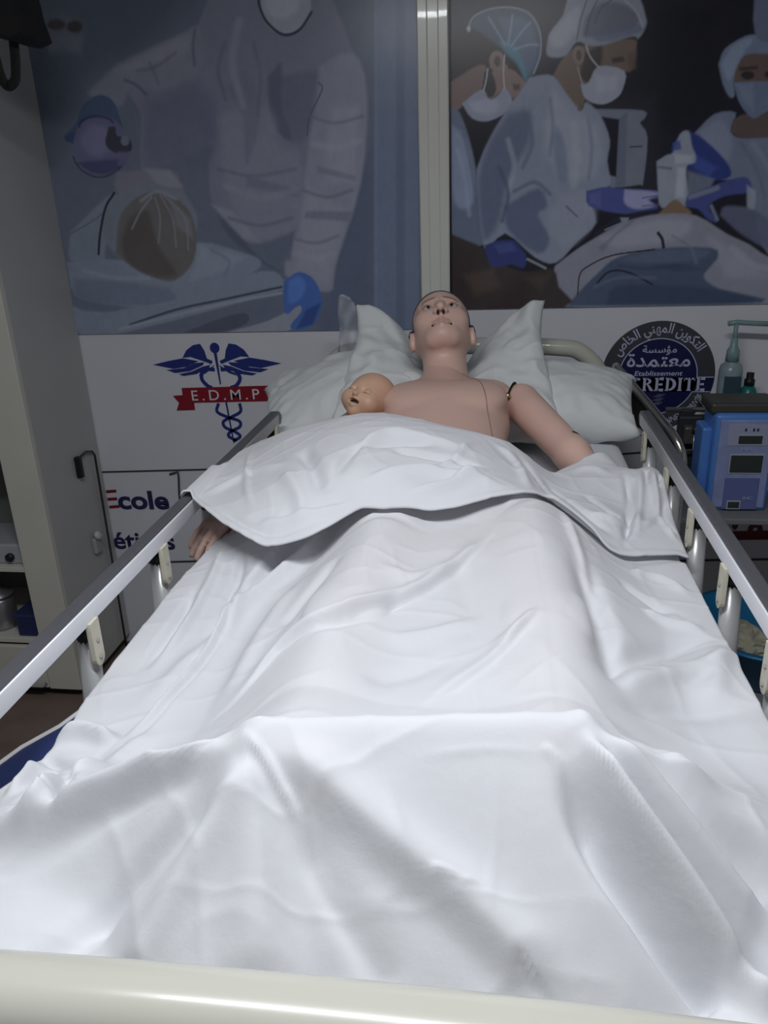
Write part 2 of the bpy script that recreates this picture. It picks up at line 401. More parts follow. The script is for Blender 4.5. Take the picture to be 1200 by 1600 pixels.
LEFT_OPS = [
('3c414c',0,1,0,(-1582,2448,-19,2348,-22,1198,-1876,1219)),
('30363e',60,0.8,0,(-1435,2439,-889,2403,-1033,2225,-1248,2123,-1425,1936,-1543,1941)),
('343a48',40,0.8,0,(-439,1741,-299,1888,-325,1265,-532,1268)),
('424958',8,0.9,0,(-275,2345,-138,2337,-160,1263,-319,1265)),
('3a404e',6,0.9,0,(-209,2341,-182,2340,-211,1263,-242,1264)),
('464d5c',3,0.8,0,(-276,2346,-267,2345,-310,1265,-320,1265)),
('484a55',6,1,0,(-1155,2155,-959,2236,-858,2275,-764,2376,-458,2357,-355,2178,-315,2056,-346,1782,-436,1582,-476,1428,-631,1494,-588,1638,-711,1601,-774,1615,-866,1711,-871,1858,-854,1912,-1024,1864,-1115,1856,-1090,2020,-1128,2096)),
('3a3e4a',30,0.7,0,(-1071,2062,-880,2105,-819,2007,-873,1858,-1011,1863,-1100,1867)),
('4c4e58',10,0.9,0,(-1266,2098,-1139,2180,-947,2239,-854,2265,-863,2145,-1016,2096,-1100,2116,-1153,2055,-1220,2069)),
('54555e',18,0.8,0,(-1154,2160,-960,2231,-887,2237,-916,2199,-1067,2166)),
('52545e',8,1,0,(-467,2134,-356,2168,-313,2050,-346,1782,-452,1512,-476,1431,-631,1494,-568,1655,-510,1940)),
('5a5c65',16,0.8,0,(-434,2020,-340,2016,-370,1783,-472,1787)),
('585a63',14,0.8,0,(-533,1789,-392,1695,-480,1464,-592,1503)),
('444752',6,0.8,0,(-540,1700,-380,1694,-394,1661,-548,1677)),
('464954',5,0.7,0,(-493,1843,-363,1805,-363,1788,-494,1821)),
('3c3f4a',14,0.8,0,(-591,2115,-485,2125,-471,2084,-523,1925,-594,1938,-633,2051)),
('363944',8,0.8,0,(-639,2113,-588,2151,-599,2028,-572,1921,-639,1978)),
('30323c',2,0.9,4,(-470,2089,-460,2068,-506,1993,-520,1935)),
('50525c',14,0.7,0,(-819,2007,-647,2031,-610,1902,-551,1877,-568,1655,-736,1614,-810,1754)),
('3e414c',8,0.6,0,(-740,1819,-559,1768,-561,1746,-744,1786)),
('424550',8,0.6,0,(-785,2089,-708,2137,-672,2011,-737,1852,-734,2003)),
('565861',8,0.7,0,(-876,1734,-802,1709,-711,1601,-774,1615)),
('343742',5,0.8,8,(-1128,2130,-1093,2115,-1061,2084)),
('363842',5,0.8,7,(-868,2261,-880,2217,-882,2161)),
('3c3e48',5,0.6,8,(-1035,2175,-1021,2143,-1014,2111)),
('323642',8,0.9,0,(-865,1716,-774,1615,-716,1548,-637,1498,-717,1536,-824,1628)),
('3a3e4a',8,0.8,0,(-712,1589,-588,1633,-608,1539,-679,1541)),
('5c5f67',4,1,0,(-480,2306,-485,2281,-499,2259,-518,2242,-542,2232,-568,2229,-593,2235,-615,2248,-632,2267,-642,2291,-643,2316,-637,2341,-623,2363,-604,2379,-580,2389,-554,2391,-530,2386,-508,2373,-492,2354,-482,2331)),
('686a71',10,0.8,0,(-519,2323,-523,2307,-532,2293,-545,2282,-561,2275,-578,2274,-595,2277,-610,2286,-621,2298,-627,2313,-628,2330,-624,2346,-615,2360,-602,2370,-586,2377,-569,2378,-553,2375,-538,2366,-527,2354,-521,2339)),
('22252e',2,1,8,(-648,2350,-646,2312,-625,2267,-576,2231,-523,2241,-480,2287)),
('3e3e46',10,0.8,0,(-1246,2293,-1251,2285,-1261,2277,-1277,2272,-1295,2269,-1315,2269,-1335,2271,-1352,2276,-1365,2283,-1372,2292,-1374,2301,-1369,2309,-1358,2316,-1343,2322,-1324,2324,-1304,2325,-1285,2322,-1268,2317,-1255,2310,-1248,2302)),
('222022',6,0.9,0,(-1308,2302,-1310,2297,-1315,2293,-1323,2290,-1333,2288,-1343,2288,-1352,2289,-1361,2292,-1367,2296,-1371,2300,-1371,2305,-1369,2310,-1363,2314,-1356,2318,-1346,2319,-1336,2320,-1327,2318,-1318,2315,-1312,2311,-1308,2307)),
('222022',6,0.9,0,(-1250,2292,-1252,2287,-1257,2282,-1264,2278,-1272,2276,-1280,2276,-1288,2277,-1295,2280,-1301,2285,-1304,2290,-1304,2295,-1301,2301,-1297,2306,-1290,2309,-1282,2311,-1273,2312,-1265,2310,-1258,2307,-1253,2303,-1250,2298)),
('42464e',14,0.8,0,(-1381,2281,-1253,2268,-1269,2218,-1380,2224)),
('2b3547',3,1,0,(-1379,1973,-1327,2009,-1291,2062,-1229,2091,-1182,2072,-1165,2023,-1161,1969,-1218,2010,-1284,1996,-1318,1954,-1369,1954)),
('242d42',3,0.9,0,(-1315,1954,-1339,1944,-1375,1959,-1358,1978,-1299,1986)),
('3d3e52',4,1,0,(-1152,1936,-1161,1908,-1179,1883,-1204,1864,-1234,1852,-1265,1849,-1295,1854,-1320,1868,-1338,1890,-1347,1916,-1347,1944,-1337,1972,-1318,1996,-1293,2015,-1264,2026,-1233,2029,-1205,2023,-1180,2009,-1162,1989,-1152,1963)),
('494a5e',12,0.8,0,(-1202,1949,-1208,1934,-1218,1920,-1233,1910,-1250,1903,-1269,1902,-1286,1905,-1301,1913,-1312,1924,-1317,1938,-1318,1954,-1312,1969,-1301,1982,-1286,1992,-1269,1999,-1251,2000,-1234,1997,-1219,1989,-1208,1978,-1203,1964)),
('2a2a42',6,0.9,0,(-1162,1892,-1169,1881,-1178,1870,-1191,1861,-1206,1854,-1223,1848,-1241,1845,-1259,1845,-1277,1847,-1293,1851,-1308,1858,-1321,1866,-1330,1876,-1337,1887)),
('1e2132',3,0.9,5,(-1155,1913,-1162,1897,-1172,1882,-1185,1868,-1199,1857,-1216,1848,-1233,1841,-1251,1837,-1270,1836,-1287,1838,-1304,1844,-1319,1852,-1332,1862,-1343,1875,-1351,1889,-1355,1905)),
('1e2336',3,0.9,7,(-1316,1998,-1312,2006,-1305,2013,-1295,2019,-1282,2023,-1268,2026,-1252,2027,-1236,2026,-1222,2023,-1209,2019,-1199,2013,-1192,2005)),
('22232c',3,1,0,(-1210,1993,-1185,1990,-1184,1964,-1141,1952,-1141,1915,-1196,1910,-1230,1939)),
('4a4c58',3,0.8,0,(-1143,1946,-1144,1942,-1147,1937,-1151,1934,-1156,1932,-1161,1932,-1165,1933,-1169,1935,-1172,1938,-1173,1943,-1173,1948,-1172,1952,-1169,1956,-1165,1960,-1160,1962,-1156,1962,-1151,1961,-1147,1959,-1144,1955,-1143,1951)),
('3c3a4e',5,0.9,0,(-1189,1915,-1147,1911,-1165,1864,-1196,1871)),
('4a4a52',8,0.9,0,(-1206,1849,-1013,1850,-971,1783,-935,1667,-1110,1719,-1216,1792)),
('54565f',8,0.7,0,(-1102,1856,-1014,1847,-970,1794,-1048,1786)),
('4a505a',6,1,0,(-1413,1658,-1217,1786,-1287,1606,-1309,1558,-1431,1561)),
('323640',3,0.8,4,(-1414,1652,-1326,1691,-1267,1724)),
('4c525d',5,1,0,(-1446,1555,-1308,1564,-1135,1553,-942,1610,-791,1574,-715,1540,-774,1489,-1078,1388,-1295,1398,-1435,1433)),
('404652',10,0.8,0,(-1429,1499,-1267,1483,-1069,1453,-1077,1397,-1322,1402,-1434,1436)),
('565c66',10,0.7,0,(-931,1596,-767,1555,-850,1509,-986,1476)),
('464b54',5,1,0,(-935,1667,-949,1624,-979,1586,-1022,1556,-1075,1537,-1131,1531,-1186,1540,-1233,1561,-1268,1594,-1287,1634,-1288,1678,-1272,1720,-1240,1757,-1196,1786,-1145,1803,-1090,1808,-1038,1799,-992,1779,-958,1748,-938,1709)),
('3e3c3c',5,1,0,(-1251,1581,-1218,1699,-1142,1766,-1049,1780,-966,1726,-943,1643,-963,1549,-1038,1483,-1117,1491,-1204,1537)),
('322f2e',10,0.9,0,(-1225,1616,-1179,1698,-1110,1719,-1088,1600,-1035,1502,-1142,1504,-1215,1555)),
('4e5056',3,0.7,6,(-1077,1764,-1068,1694,-1086,1612)),
('4e5056',3,0.7,6,(-1057,1769,-1022,1693,-1022,1598)),
('4e5056',3,0.7,6,(-1044,1768,-977,1691,-978,1585)),
('54565c',3,0.7,6,(-1090,1764,-1136,1720,-1178,1662)),
('54575e',4,0.7,10,(-1130,1754,-1068,1781,-1001,1756)),
('505258',8,0.5,0,(-1026,1762,-958,1691,-954,1620,-1013,1669)),
('1a1a20',2,1,8,(-1224,1783,-1265,1736,-1299,1654,-1319,1580)),
('4c525d',4,1,0,(-1462,1398,-1284,1382,-1047,1415,-720,1506,-639,1474,-649,1438,-1285,1294,-1446,1297)),
('3c424e',5,0.9,0,(-1449,1430,-1323,1401,-1281,1400,-1285,1376,-1430,1385)),
('2a2e38',2,1,8,(-1238,1327,-1052,1378,-861,1412,-648,1450)),
('585c65',3,0.9,9,(-1282,1311,-1027,1365,-836,1401,-650,1429)),
('3c404c',4,1,0,(-1215,1297,-651,1420,-655,1370,-901,1292)),
('2e323c',4,0.9,0,(-1037,1294,-868,1349,-787,1360,-791,1323,-901,1292)),
('545860',3,1,0,(-902,1286,-711,1331,-589,1384,-583,1357,-607,1313,-689,1283)),
('293d66',3,1,0,(-639,1468,-580,1500,-525,1468,-504,1392,-542,1316,-606,1298,-627,1314,-582,1363,-591,1386,-643,1355)),
('374e7a',8,0.7,0,(-621,1468,-581,1485,-558,1454,-587,1406,-627,1395)),
('1f2a50',6,0.9,0,(-564,1369,-508,1392,-544,1316,-605,1301)),
('3c3f4a',5,0.6,12,(-770,2221,-803,2142,-788,2058)),
('565861',8,0.6,22,(-717,2277,-753,2159,-730,2035)),
('3e414c',6,0.6,10,(-676,2215,-663,2114,-685,2001)),
('3c3f4a',6,0.6,10,(-837,1845,-715,1818,-566,1835)),
('54565f',8,0.6,18,(-819,1789,-697,1750,-572,1768)),
('3a3d48',6,0.6,10,(-817,1686,-706,1659,-591,1679)),
('42444f',5,0.7,9,(-506,1993,-425,1968,-330,1984)),
('5e6068',7,0.6,16,(-500,1908,-418,1893,-345,1912)),
('42444f',5,0.7,10,(-547,1767,-463,1742,-377,1761)),
('444650',5,0.7,10,(-584,1609,-510,1595,-434,1616)),
('5c5e66',7,0.6,16,(-588,1562,-513,1543,-456,1559)),
('3c3e48',5,0.6,9,(-1081,2156,-1018,2163,-940,2200)),
('404652',6,0.6,10,(-894,1583,-833,1545,-851,1497)),
('585d67',6,0.6,14,(-1384,1523,-1265,1495,-1144,1492))]
RIGHT_OPS = [
('131319',0,1,0,(-75,2343,996,2275,1139,1295,-86,1315)),
('222026',50,0.8,0,(-47,2325,339,2301,277,2098,204,2068,-49,2082)),
('1e1e24',40,0.7,0,(428,1999,591,1991,656,1666,447,1673)),
('101015',30,0.8,0,(553,2241,751,2229,783,1940,625,1913)),
('201c1d',6,1,0,(-48,2206,45,2208,138,2146,138,2097,73,2100,8,2095,-49,2056)),
('4c403e',5,1,0,(-49,2065,8,2095,59,2113,75,2083,55,2042,8,2011,-21,1986,-50,1988)),
('544744',4,1,0,(75,2083,129,2110,176,2074,193,2056,179,2036,154,2012,130,2039,84,2016)),
('322828',4,0.9,0,(153,2054,177,2051,175,2036,158,2036)),
('1e1a1c',4,1,0,(130,2140,161,2129,183,2082,138,2097)),
('242124',3,1,0,(64,2092,87,2091,102,2040,79,2011,60,2034)),
('564844',3,1,0,(127,2118,126,2109,123,2101,117,2095,111,2091,103,2090,96,2092,89,2097,83,2103,80,2112,79,2121,80,2130,83,2137,88,2143,95,2147,102,2148,110,2146,117,2142,122,2135,126,2127)),
('2e2626',3,0.9,0,(115,2119,114,2114,113,2110,111,2107,108,2105,105,2104,102,2105,99,2108,97,2111,95,2115,94,2120,95,2124,96,2128,99,2132,101,2134,104,2134,108,2133,111,2131,113,2128,114,2123)),
('333c4a',5,0.75,0,(12,2218,31,2245,81,2262,144,2262,199,2243,232,2198,237,2133,222,2080,193,2056,178,2091,147,2138,100,2165,54,2200)),
('3d4857',8,0.8,0,(108,2237,181,2232,219,2182,226,2117,199,2077,165,2137,128,2179)),
('365362',6,0.9,0,(109,2172,155,2166,194,2094,193,2061,166,2108,128,2143)),
('606876',2,0.8,4,(12,2214,31,2245,81,2262,144,2262,199,2243,232,2194,237,2133,218,2080)),
('646c7a',3,0.6,5,(137,2163,145,2211,149,2242)),
('646c7a',3,0.6,5,(146,2158,182,2200,204,2219)),
('646c7a',3,0.6,5,(156,2149,201,2159,229,2157)),
('646c7a',3,0.6,5,(128,2163,100,2205,76,2239)),
('787e86',3,0.9,0,(20,2212,20,2210,19,2208,18,2206,17,2206,15,2205,13,2206,12,2207,10,2209,10,2211,9,2213,10,2215,10,2217,12,2219,13,2220,15,2220,17,2219,18,2218,19,2217,20,2214)),
('5a5e6a',3,1,0,(-6,2005,32,2031,62,2042,82,2011,112,2027,130,2045,155,2003,141,1977,80,1951,27,1961)),
('686b76',8,0.8,0,(17,2006,65,2016,112,2006,94,1972,37,1979)),
('6e7074',1,0.9,4,(127,2135,124,2089,128,2043)),
('6e7074',1,0.9,4,(75,2100,70,2067,62,2038)),
('404654',4,1,0,(-50,1996,-13,1979,29,1861,58,1696,66,1574,-52,1605)),
('586070',10,0.8,0,(-40,1944,8,1897,38,1734,-2,1688,-41,1746)),
('4a4e58',3,1,0,(411,1970,558,1959,565,1935,553,1923,579,1880,576,1752,565,1743,491,1738,469,1752)),
('404450',4,0.9,0,(486,1937,512,1959,521,1739,490,1740)),
('121218',3,1,0,(431,1948,488,1937,490,1769,460,1777)),
('22242c',1,1,4,(527,1856,564,1856)),
('463c36',4,1,0,(276,2065,295,2101,329,2136,383,2149,511,2158,525,2129,517,2077,495,2070,422,2088,390,2026,365,1972,317,2004)),
('221e1e',6,0.9,0,(371,2125,419,2147,422,2094,388,2046,362,2068)),
('524842',3,1,0,(371,2121,370,2113,368,2106,364,2100,360,2097,354,2096,348,2098,343,2102,339,2108,336,2115,335,2123,335,2131,337,2138,341,2144,346,2147,351,2148,357,2147,362,2143,366,2137,369,2129)),
('342c2a',3,0.9,0,(363,2122,362,2117,362,2113,360,2110,358,2108,355,2107,353,2108,350,2110,348,2114,347,2118,346,2123,346,2127,347,2131,349,2134,351,2136,354,2137,356,2136,359,2134,361,2130,362,2126)),
('282120',4,0.9,0,(452,2109,488,2111,493,2098,458,2095)),
('3e322e',6,0.8,0,(501,2118,527,2125,528,2076,509,2069)),
('585c65',4,1,0,(254,2144,264,2188,302,2233,335,2301,497,2291,546,2215,547,2183,529,2157,511,2164,428,2146,383,2147,346,2159,316,2124,280,2120,259,2127)),
('686b72',8,0.8,0,(264,2180,307,2225,350,2254,345,2191,311,2153,275,2147)),
('3c3e48',8,0.8,0,(370,2221,412,2258,482,2250,529,2212,505,2182,417,2171,363,2174)),
('404554',6,0.7,0,(381,2181,521,2197,544,2181,506,2166,418,2153)),
('30323a',2,0.7,5,(375,2283,356,2222,346,2167)),
('30323a',2,0.7,5,(410,2281,383,2228,372,2173)),
('30323a',2,0.7,4,(455,2271,413,2242,397,2204)),
('6c7078',2,0.6,5,(482,2261,519,2228,540,2188)),
('62656f',3,1,0,(364,2042,388,2046,415,2089,495,2072,492,2020,473,1996,436,1982,393,1992,372,2014)),
('6c6f77',8,0.7,0,(405,2066,478,2058,472,2021,417,2016)),
('6e7076',1,0.9,4,(374,2149,389,2116,415,2087)),
('64666c',1,0.8,3,(352,2090,362,2060,372,2039)),
('545965',4,1,0,(204,2067,236,2073,278,2069,316,2025,367,1968,384,1992,431,1948,463,1878,459,1817,473,1745,425,1729,407,1707,435,1632,376,1573,310,1508,240,1527,138,1608,69,1561,43,1779,52,1833,85,1903,141,1987)),
('363c4d',14,0.8,0,(141,1970,207,1975,209,1889,145,1775,118,1647,64,1592,47,1779,85,1894)),
('343b4d',8,0.8,0,(137,1693,243,1744,274,1688,245,1661,287,1585,249,1538,148,1618)),
('62656f',16,0.8,0,(279,2031,366,1959,433,1905,431,1782,328,1768,257,1878)),
('5e616c',14,0.7,0,(311,1724,396,1730,430,1637,338,1555,275,1642)),
('464c5c',8,0.7,0,(293,1928,323,1875,337,1768,309,1769,285,1877)),
('3d4352',6,0.7,12,(203,1958,219,1880,192,1810)),
('323642',2,0.8,5,(336,1686,372,1653)),
('403c34',3,0.9,0,(359,1989,373,1989,370,1966,358,1968)),
('2e3359',3,1,0,(398,1730,457,1740,519,1732,641,1721,643,1703,597,1694,630,1676,596,1654,505,1658,409,1684)),
('64667c',5,0.9,0,(519,1730,595,1723,633,1712,597,1697,617,1677,561,1669,522,1689)),
('3a3f62',6,0.8,0,(407,1720,444,1728,447,1682,413,1693)),
('36344d',2,0.8,4,(578,1703,624,1708,642,1712)),
('36344d',2,0.8,4,(580,1678,626,1681)),
('181820',3,1,0,(432,1601,506,1648,627,1667,629,1649,545,1631,438,1582)),
('585c66',2,0.9,0,(511,1645,540,1644,534,1624,519,1625)),
('50545e',2,0.9,5,(466,1608,526,1632)),
('484e5c',4,1,0,(718,1884,774,1938,838,1939,829,1887,880,1866,1054,1877,1110,1496,988,1518,938,1621,896,1738,813,1750,751,1822)),
('545a68',10,0.8,0,(735,1891,794,1922,836,1861,825,1802,767,1839)),
('3a3230',4,1,0,(829,1886,853,1932,1044,1944,1054,1877,880,1865)),
('403633',4,1,0,(816,2081,860,2102,1021,2101,1035,2005,821,2022)),
('1e1b1c',4,1,0,(880,2040,879,2036,877,2033,873,2031,868,2030,862,2029,856,2030,850,2032,846,2035,843,2038,841,2042,842,2045,844,2048,848,2051,853,2052,859,2052,865,2051,871,2049,875,2047,878,2043)),
('1e1b1c',4,1,0,(955,2038,954,2034,951,2031,947,2029,941,2028,934,2027,927,2028,920,2030,915,2033,911,2036,910,2040,910,2043,913,2046,918,2049,924,2050,931,2050,938,2049,944,2047,950,2044,953,2041)),
('262020',4,0.9,0,(834,2064,886,2065,887,2055,836,2054)),
('4a5262',4,1,0,(772,2075,785,2114,829,2141,871,2149,1015,2144,1023,2089,869,2099,833,2080,821,2035,829,1989,815,1984,792,2018)),
('5c6473',5,0.7,0,(781,2079,814,2125,864,2138,835,2092,808,2029)),
('444c5c',3,1,0,(821,2023,887,2023,1035,2009,1042,1960,932,1939,891,1921,846,1966)),
('505867',8,0.7,0,(831,2016,879,2017,888,1943,853,1978)),
('444959',4,1,0,(858,2188,866,2268,998,2259,1017,2129,908,2126,873,2143)),
('1c254e',4,1,0,(654,1844,669,1876,703,1893,755,1865,825,1802,844,1758,786,1747,719,1780,681,1790)),
('293565',8,0.8,0,(733,1823,800,1785,776,1756,727,1788)),
('4a505c',6,0.8,0,(710,1780,795,1751,781,1707,718,1700)),
('5c616a',4,1,0,(613,1810,641,1827,661,1835,677,1886,703,1893,717,1850,731,1823,730,1801,704,1788,718,1718,716,1673,641,1671,625,1721)),
('6e727a',5,0.8,0,(664,1830,724,1823,721,1802,671,1801)),
('70747c',6,0.8,0,(677,1790,704,1789,708,1700,680,1701)),
('3c424e',3,0.8,7,(621,1793,659,1787)),
('2d365b',4,0.9,0,(657,1861,679,1868,686,1842,663,1839)),
('2b3157',4,1,0,(717,1705,814,1739,885,1754,911,1729,904,1707,837,1700,785,1671,818,1623,789,1630,754,1663,715,1673)),
('505363',4,0.9,14,(727,1700,807,1724)),
('4e5162',4,0.9,9,(794,1671,817,1629)),
('606470',5,0.9,0,(897,1729,926,1710,929,1652,906,1653)),
('504236',4,1,0,(627,1647,663,1684,683,1694,706,1678,737,1647,677,1638)),
('3c4050',6,0.9,0,(825,1642,840,1669,934,1652,1017,1573,1025,1517,906,1576)),
('565861',4,1,0,(308,1498,377,1549,434,1583,508,1623,573,1643,648,1652,751,1643,850,1585,928,1548,989,1509,1114,1468,1130,1361,346,1362)),
('64666e',12,0.8,0,(453,1580,602,1631,734,1627,702,1573,513,1550)),
('62646d',16,0.7,0,(795,1579,913,1520,997,1443,866,1446)),
('444752',5,0.6,0,(445,1552,509,1606,545,1633,564,1637,501,1588,465,1542)),
('2f3746',5,1,0,(356,1363,384,1403,459,1480,515,1521,638,1545,808,1542,832,1513,814,1485,795,1448,851,1410,989,1363)),
('3a4150',8,0.8,0,(515,1512,638,1539,799,1537,765,1505,613,1500)),
('262e3e',8,0.9,0,(486,1366,512,1425,677,1426,851,1406,960,1365)),
('28303e',6,0.8,0,(604,1491,709,1497,787,1476,711,1469)),
('14141a',1,1,4,(387,1403,391,1467,419,1495,495,1527,629,1542)),
('181a24',2,1,6,(450,1438,479,1470,518,1478,567,1464,630,1430)),
('161820',2,1,9,(636,1593,650,1574,657,1548)),
('241f1f',5,1,0,(-62,1619,-2,1593,69,1561,151,1497,221,1481,301,1488,323,1429,348,1362,-64,1356)),
('382e2a',14,0.6,0,(-2,1476,100,1493,121,1434,40,1405)),
('322a26',14,0.6,0,(202,1462,292,1469,263,1421)),
('20254a',4,1,0,(69,1570,109,1583,164,1584,191,1559,212,1528,201,1493,160,1507,100,1498,79,1533)),
('2e355c',6,0.7,0,(99,1571,159,1577,179,1550,120,1542)),
('5a5c62',2,0.9,7,(215,1522,251,1504,276,1491)),
('424858',5,0.6,10,(271,2006,283,1929,277,1842)),
('464c5c',5,0.6,10,(394,1941,408,1854,404,1766)),
('6a6d75',8,0.5,22,(349,1926,362,1838,357,1749)),
('383e4f',5,0.7,10,(165,1738,232,1763,282,1725)),
('626670',6,0.6,14,(143,1892,164,1811,146,1739)),
('2f3546',5,0.7,12,(115,1813,146,1730,128,1647)),
('3c4252',5,0.6,8,(-2,1916,23,1816,43,1687)),
('5e6675',6,0.6,12,(-21,1872,3,1781,18,1669)),
('3e4452',5,0.6,10,(864,1852,917,1781,956,1692)),
('545a68',6,0.6,14,(900,1850,942,1797,987,1726)),
('484b56',4,0.6,8,(682,1583,742,1544,766,1496)),
('686a72',6,0.5,18,(874,1540,935,1491,994,1471)),
('252b39',4,0.7,7,(517,1493,614,1481,710,1488)),
('3f4656',5,0.6,9,(443,1426,519,1454,636,1451))]
GAIN_L, GAIN_R = 4.6, 4.2
paint('wall_poster', LEFT_OPS, -1.80, px0 - .002, (-0.955, 1.294)[1], 2.42, .0028, WALL_Y - .008, GAIN_L,
      'dim poster of a coverall-clad carer bending over a patient with a mask', m_print)
paint('wall_poster', RIGHT_OPS, px1 + .006, 1.20, (0.492, 1.359)[1], 2.42, .0028, WALL_Y - .008, GAIN_R,
      'dark poster of a surgical team in caps and masks around a patient', m_print)

# ------------------------------------------------------------------ printed emblems and lettering
m_blue = mat('emblem_blue', (.020, .035, .22, 1), .4)
m_navy = mat('lettering_navy', (.020, .022, .10, 1), .45)
m_red = mat('ribbon_red', (.26, .010, .022, 1), .4)
m_pwhite = mat('print_white', (.74, .74, .78, 1), .45)
m_greyp = mat('sign_grey', (.060, .062, .075, 1), .4)
m_signblue = mat('sign_navy_blue', (.010, .012, .075, 1), .4)
m_signtxt = mat('sign_pale_text', (.52, .55, .74, 1), .45)

def text_mesh(name, body, size, m, parent, place, offset=0, align='LEFT', shear=0, sx=1, gap=1):
    cu = bpy.data.curves.new('lettering', 'FONT'); cu.body = body; cu.size = size; cu.offset = offset * size; cu.align_x = align; cu.shear = shear
    cu.resolution_u = 6; cu.space_character = gap
    to = bpy.data.objects.new('lettering', cu); COL.objects.link(to)
    dg = bpy.context.evaluated_depsgraph_get(); dg.update()
    me = bpy.data.meshes.new_from_object(to.evaluated_get(dg)); bpy.data.objects.remove(to)
    co = np.empty(len(me.vertices) * 3); me.vertices.foreach_get('co', co); co = co.reshape(-1, 3)
    co[:, 0] *= sx
    me.vertices.foreach_set('co', np.array(place(co)).ravel())
    me.materials.clear(); me.materials.append(m); me.update()
    me.name = name
    o = bpy.data.objects.new(name, me); COL.objects.link(o); o.parent = parent
    return o
def on_wall(x, z, y, ang=0):
    ca, sa = math.cos(ang), math.sin(ang)
    def f(co): return np.stack([x + co[:, 0] * ca - co[:, 1] * sa, np.full(len(co), y), z + co[:, 0] * sa + co[:, 1] * ca], 1)
    return f
def on_arc(cx, cz, r, y, a0, outward=True, span=None):
    """a0: angle of text centre (0 right, 90 up); text centred"""
    def f(co):
        mid = (co[:, 0].min() + co[:, 0].max()) / 2
        if span: co = co.copy(); k = span * r / (co[:, 0].max() - co[:, 0].min()); co[:, 0] = mid + (co[:, 0] - mid) * k
        if outward: a = a0 - (co[:, 0] - mid) / r; R = r + co[:, 1]
        else: a = a0 + (co[:, 0] - mid) / r; R = r - co[:, 1]
        return np.stack([cx + R * np.cos(a), np.full(len(co), y), cz + R * np.sin(a)], 1)
    return f

# winged staff emblem with red ribbon
def emblem():
    E0 = empty('school_emblem', (0, 0, 0), 'blue winged staff emblem with a red ribbon lettered E.D.M.P', 'emblem')
    c = np.array((-0.924, 1.099)); s = 2.31e-3          # metres per traced unit at the wall
    def P(x, y): return (c[0] + (x - 342) * s, c[1] - (y - 600) * s)
    y = WALL_Y
    # wings: five feathers each side
    F = [[(242, 560), (234, 570), (262, 576), (300, 568), (328, 572), (331, 562), (300, 554), (290, 553)],
         [(258, 577), (268, 581), (300, 582), (322, 580), (334, 572), (318, 569), (296, 571)],
         [(280, 583), (284, 587), (304, 588), (322, 584), (318, 580), (300, 582)],
         [(286, 550), (296, 540), (310, 534), (319, 536), (322, 548), (328, 560), (314, 557), (298, 553)]]
    F = [[(234, 567), (268, 574), (290, 571), (312, 562), (286, 557), (262, 561)],
         [(256, 576), (270, 581), (296, 578), (318, 569), (322, 564), (306, 565), (286, 573)],
         [(276, 583), (284, 586), (306, 583), (328, 573), (332, 568), (318, 571), (298, 579)],
         [(286, 556), (294, 544), (306, 536), (318, 534), (324, 545), (327, 558), (336, 562), (334, 567), (318, 561), (300, 555)],
         [(310, 586), (322, 582), (336, 572), (338, 568), (330, 574), (312, 582)]]
    for sgn in (1, -1):
        bm = bmesh.new()
        for poly in F: flat_poly(bm, [P(342 + sgn * (x - 342) * 1.0, yy) for x, yy in poly], y, .002)
        from_bm('wing', bm, m_blue, E0)
    bm = bmesh.new(); flat_poly(bm, [P(342 + 8 * math.cos(a), 541 + 8.5 * math.sin(a)) for a in np.linspace(0, 2 * math.pi, 20, endpoint=False)], y, .002)
    flat_poly(bm, [P(339.5, 549), P(344.5, 549), P(346, 600), P(344, 601)], y, .002)
    flat_poly(bm, [P(349, 622), P(352, 622), P(358, 700), P(356, 700)], y, .002)
    from_bm('staff', bm, m_blue, E0)
    # two serpents as wavy bands
    def band(pts, w):
        Q = catmull(pts, 6); bm = bmesh.new(); L = []; R_ = []
        for i, q in enumerate(Q):
            t = Q[min(i + 1, len(Q) - 1)] - Q[max(i - 1, 0)]; n = np.array([-t[1], t[0]]) / (np.linalg.norm(t) + 1e-9) * w / 2
            L.append(q + n); R_.append(q - n)
        for i in range(len(Q) - 1): flat_poly(bm, [P(*L[i]), P(*L[i + 1]), P(*R_[i + 1]), P(*R_[i])], y, .0022)
        return bm
    a = [(336, 575), (318, 578), (314, 592), (324, 603), (336, 606)]; b = [(348, 575), (368, 578), (380, 590), (372, 603), (352, 606)]
    a = [(338, 576), (320, 576), (314, 590), (322, 602), (330, 606)]; b = [(348, 576), (370, 576), (379, 590), (372, 602), (362, 606)]
    from_bm('serpent', band(a, 6), m_blue, E0); from_bm('serpent', band(b, 6), m_blue, E0)
    s1 = [(338, 632), (334, 646), (350, 655), (370, 662), (370, 672), (354, 680), (349, 688), (362, 696)]
    s2 = [(374, 632), (374, 646), (358, 655), (343, 663), (345, 673), (362, 681), (369, 689), (356, 697)]
    from_bm('serpent', band(s1, 5), m_blue, E0); from_bm('serpent', band(s2, 5), m_blue, E0)
    bm = bmesh.new(); flat_poly(bm, [P(278, 606), P(421, 603), P(440, 602), P(440, 628), P(278, 631)], y, .0032)
    flat_poly(bm, [P(261, 619), P(278, 618), P(278, 631), P(296, 631), P(296, 643), P(264, 644), P(270, 631)], y, .0026)
    rb = from_bm('ribbon', bm, m_red, E0)
    x, z = P(292, 627)
    text_mesh('ribbon_lettering', 'E.D.M.P', .0565, m_pwhite, rb, on_wall(x, z, y - .0036, .018), .003, sx=1.08, gap=1.42)
    return E0
emblem()

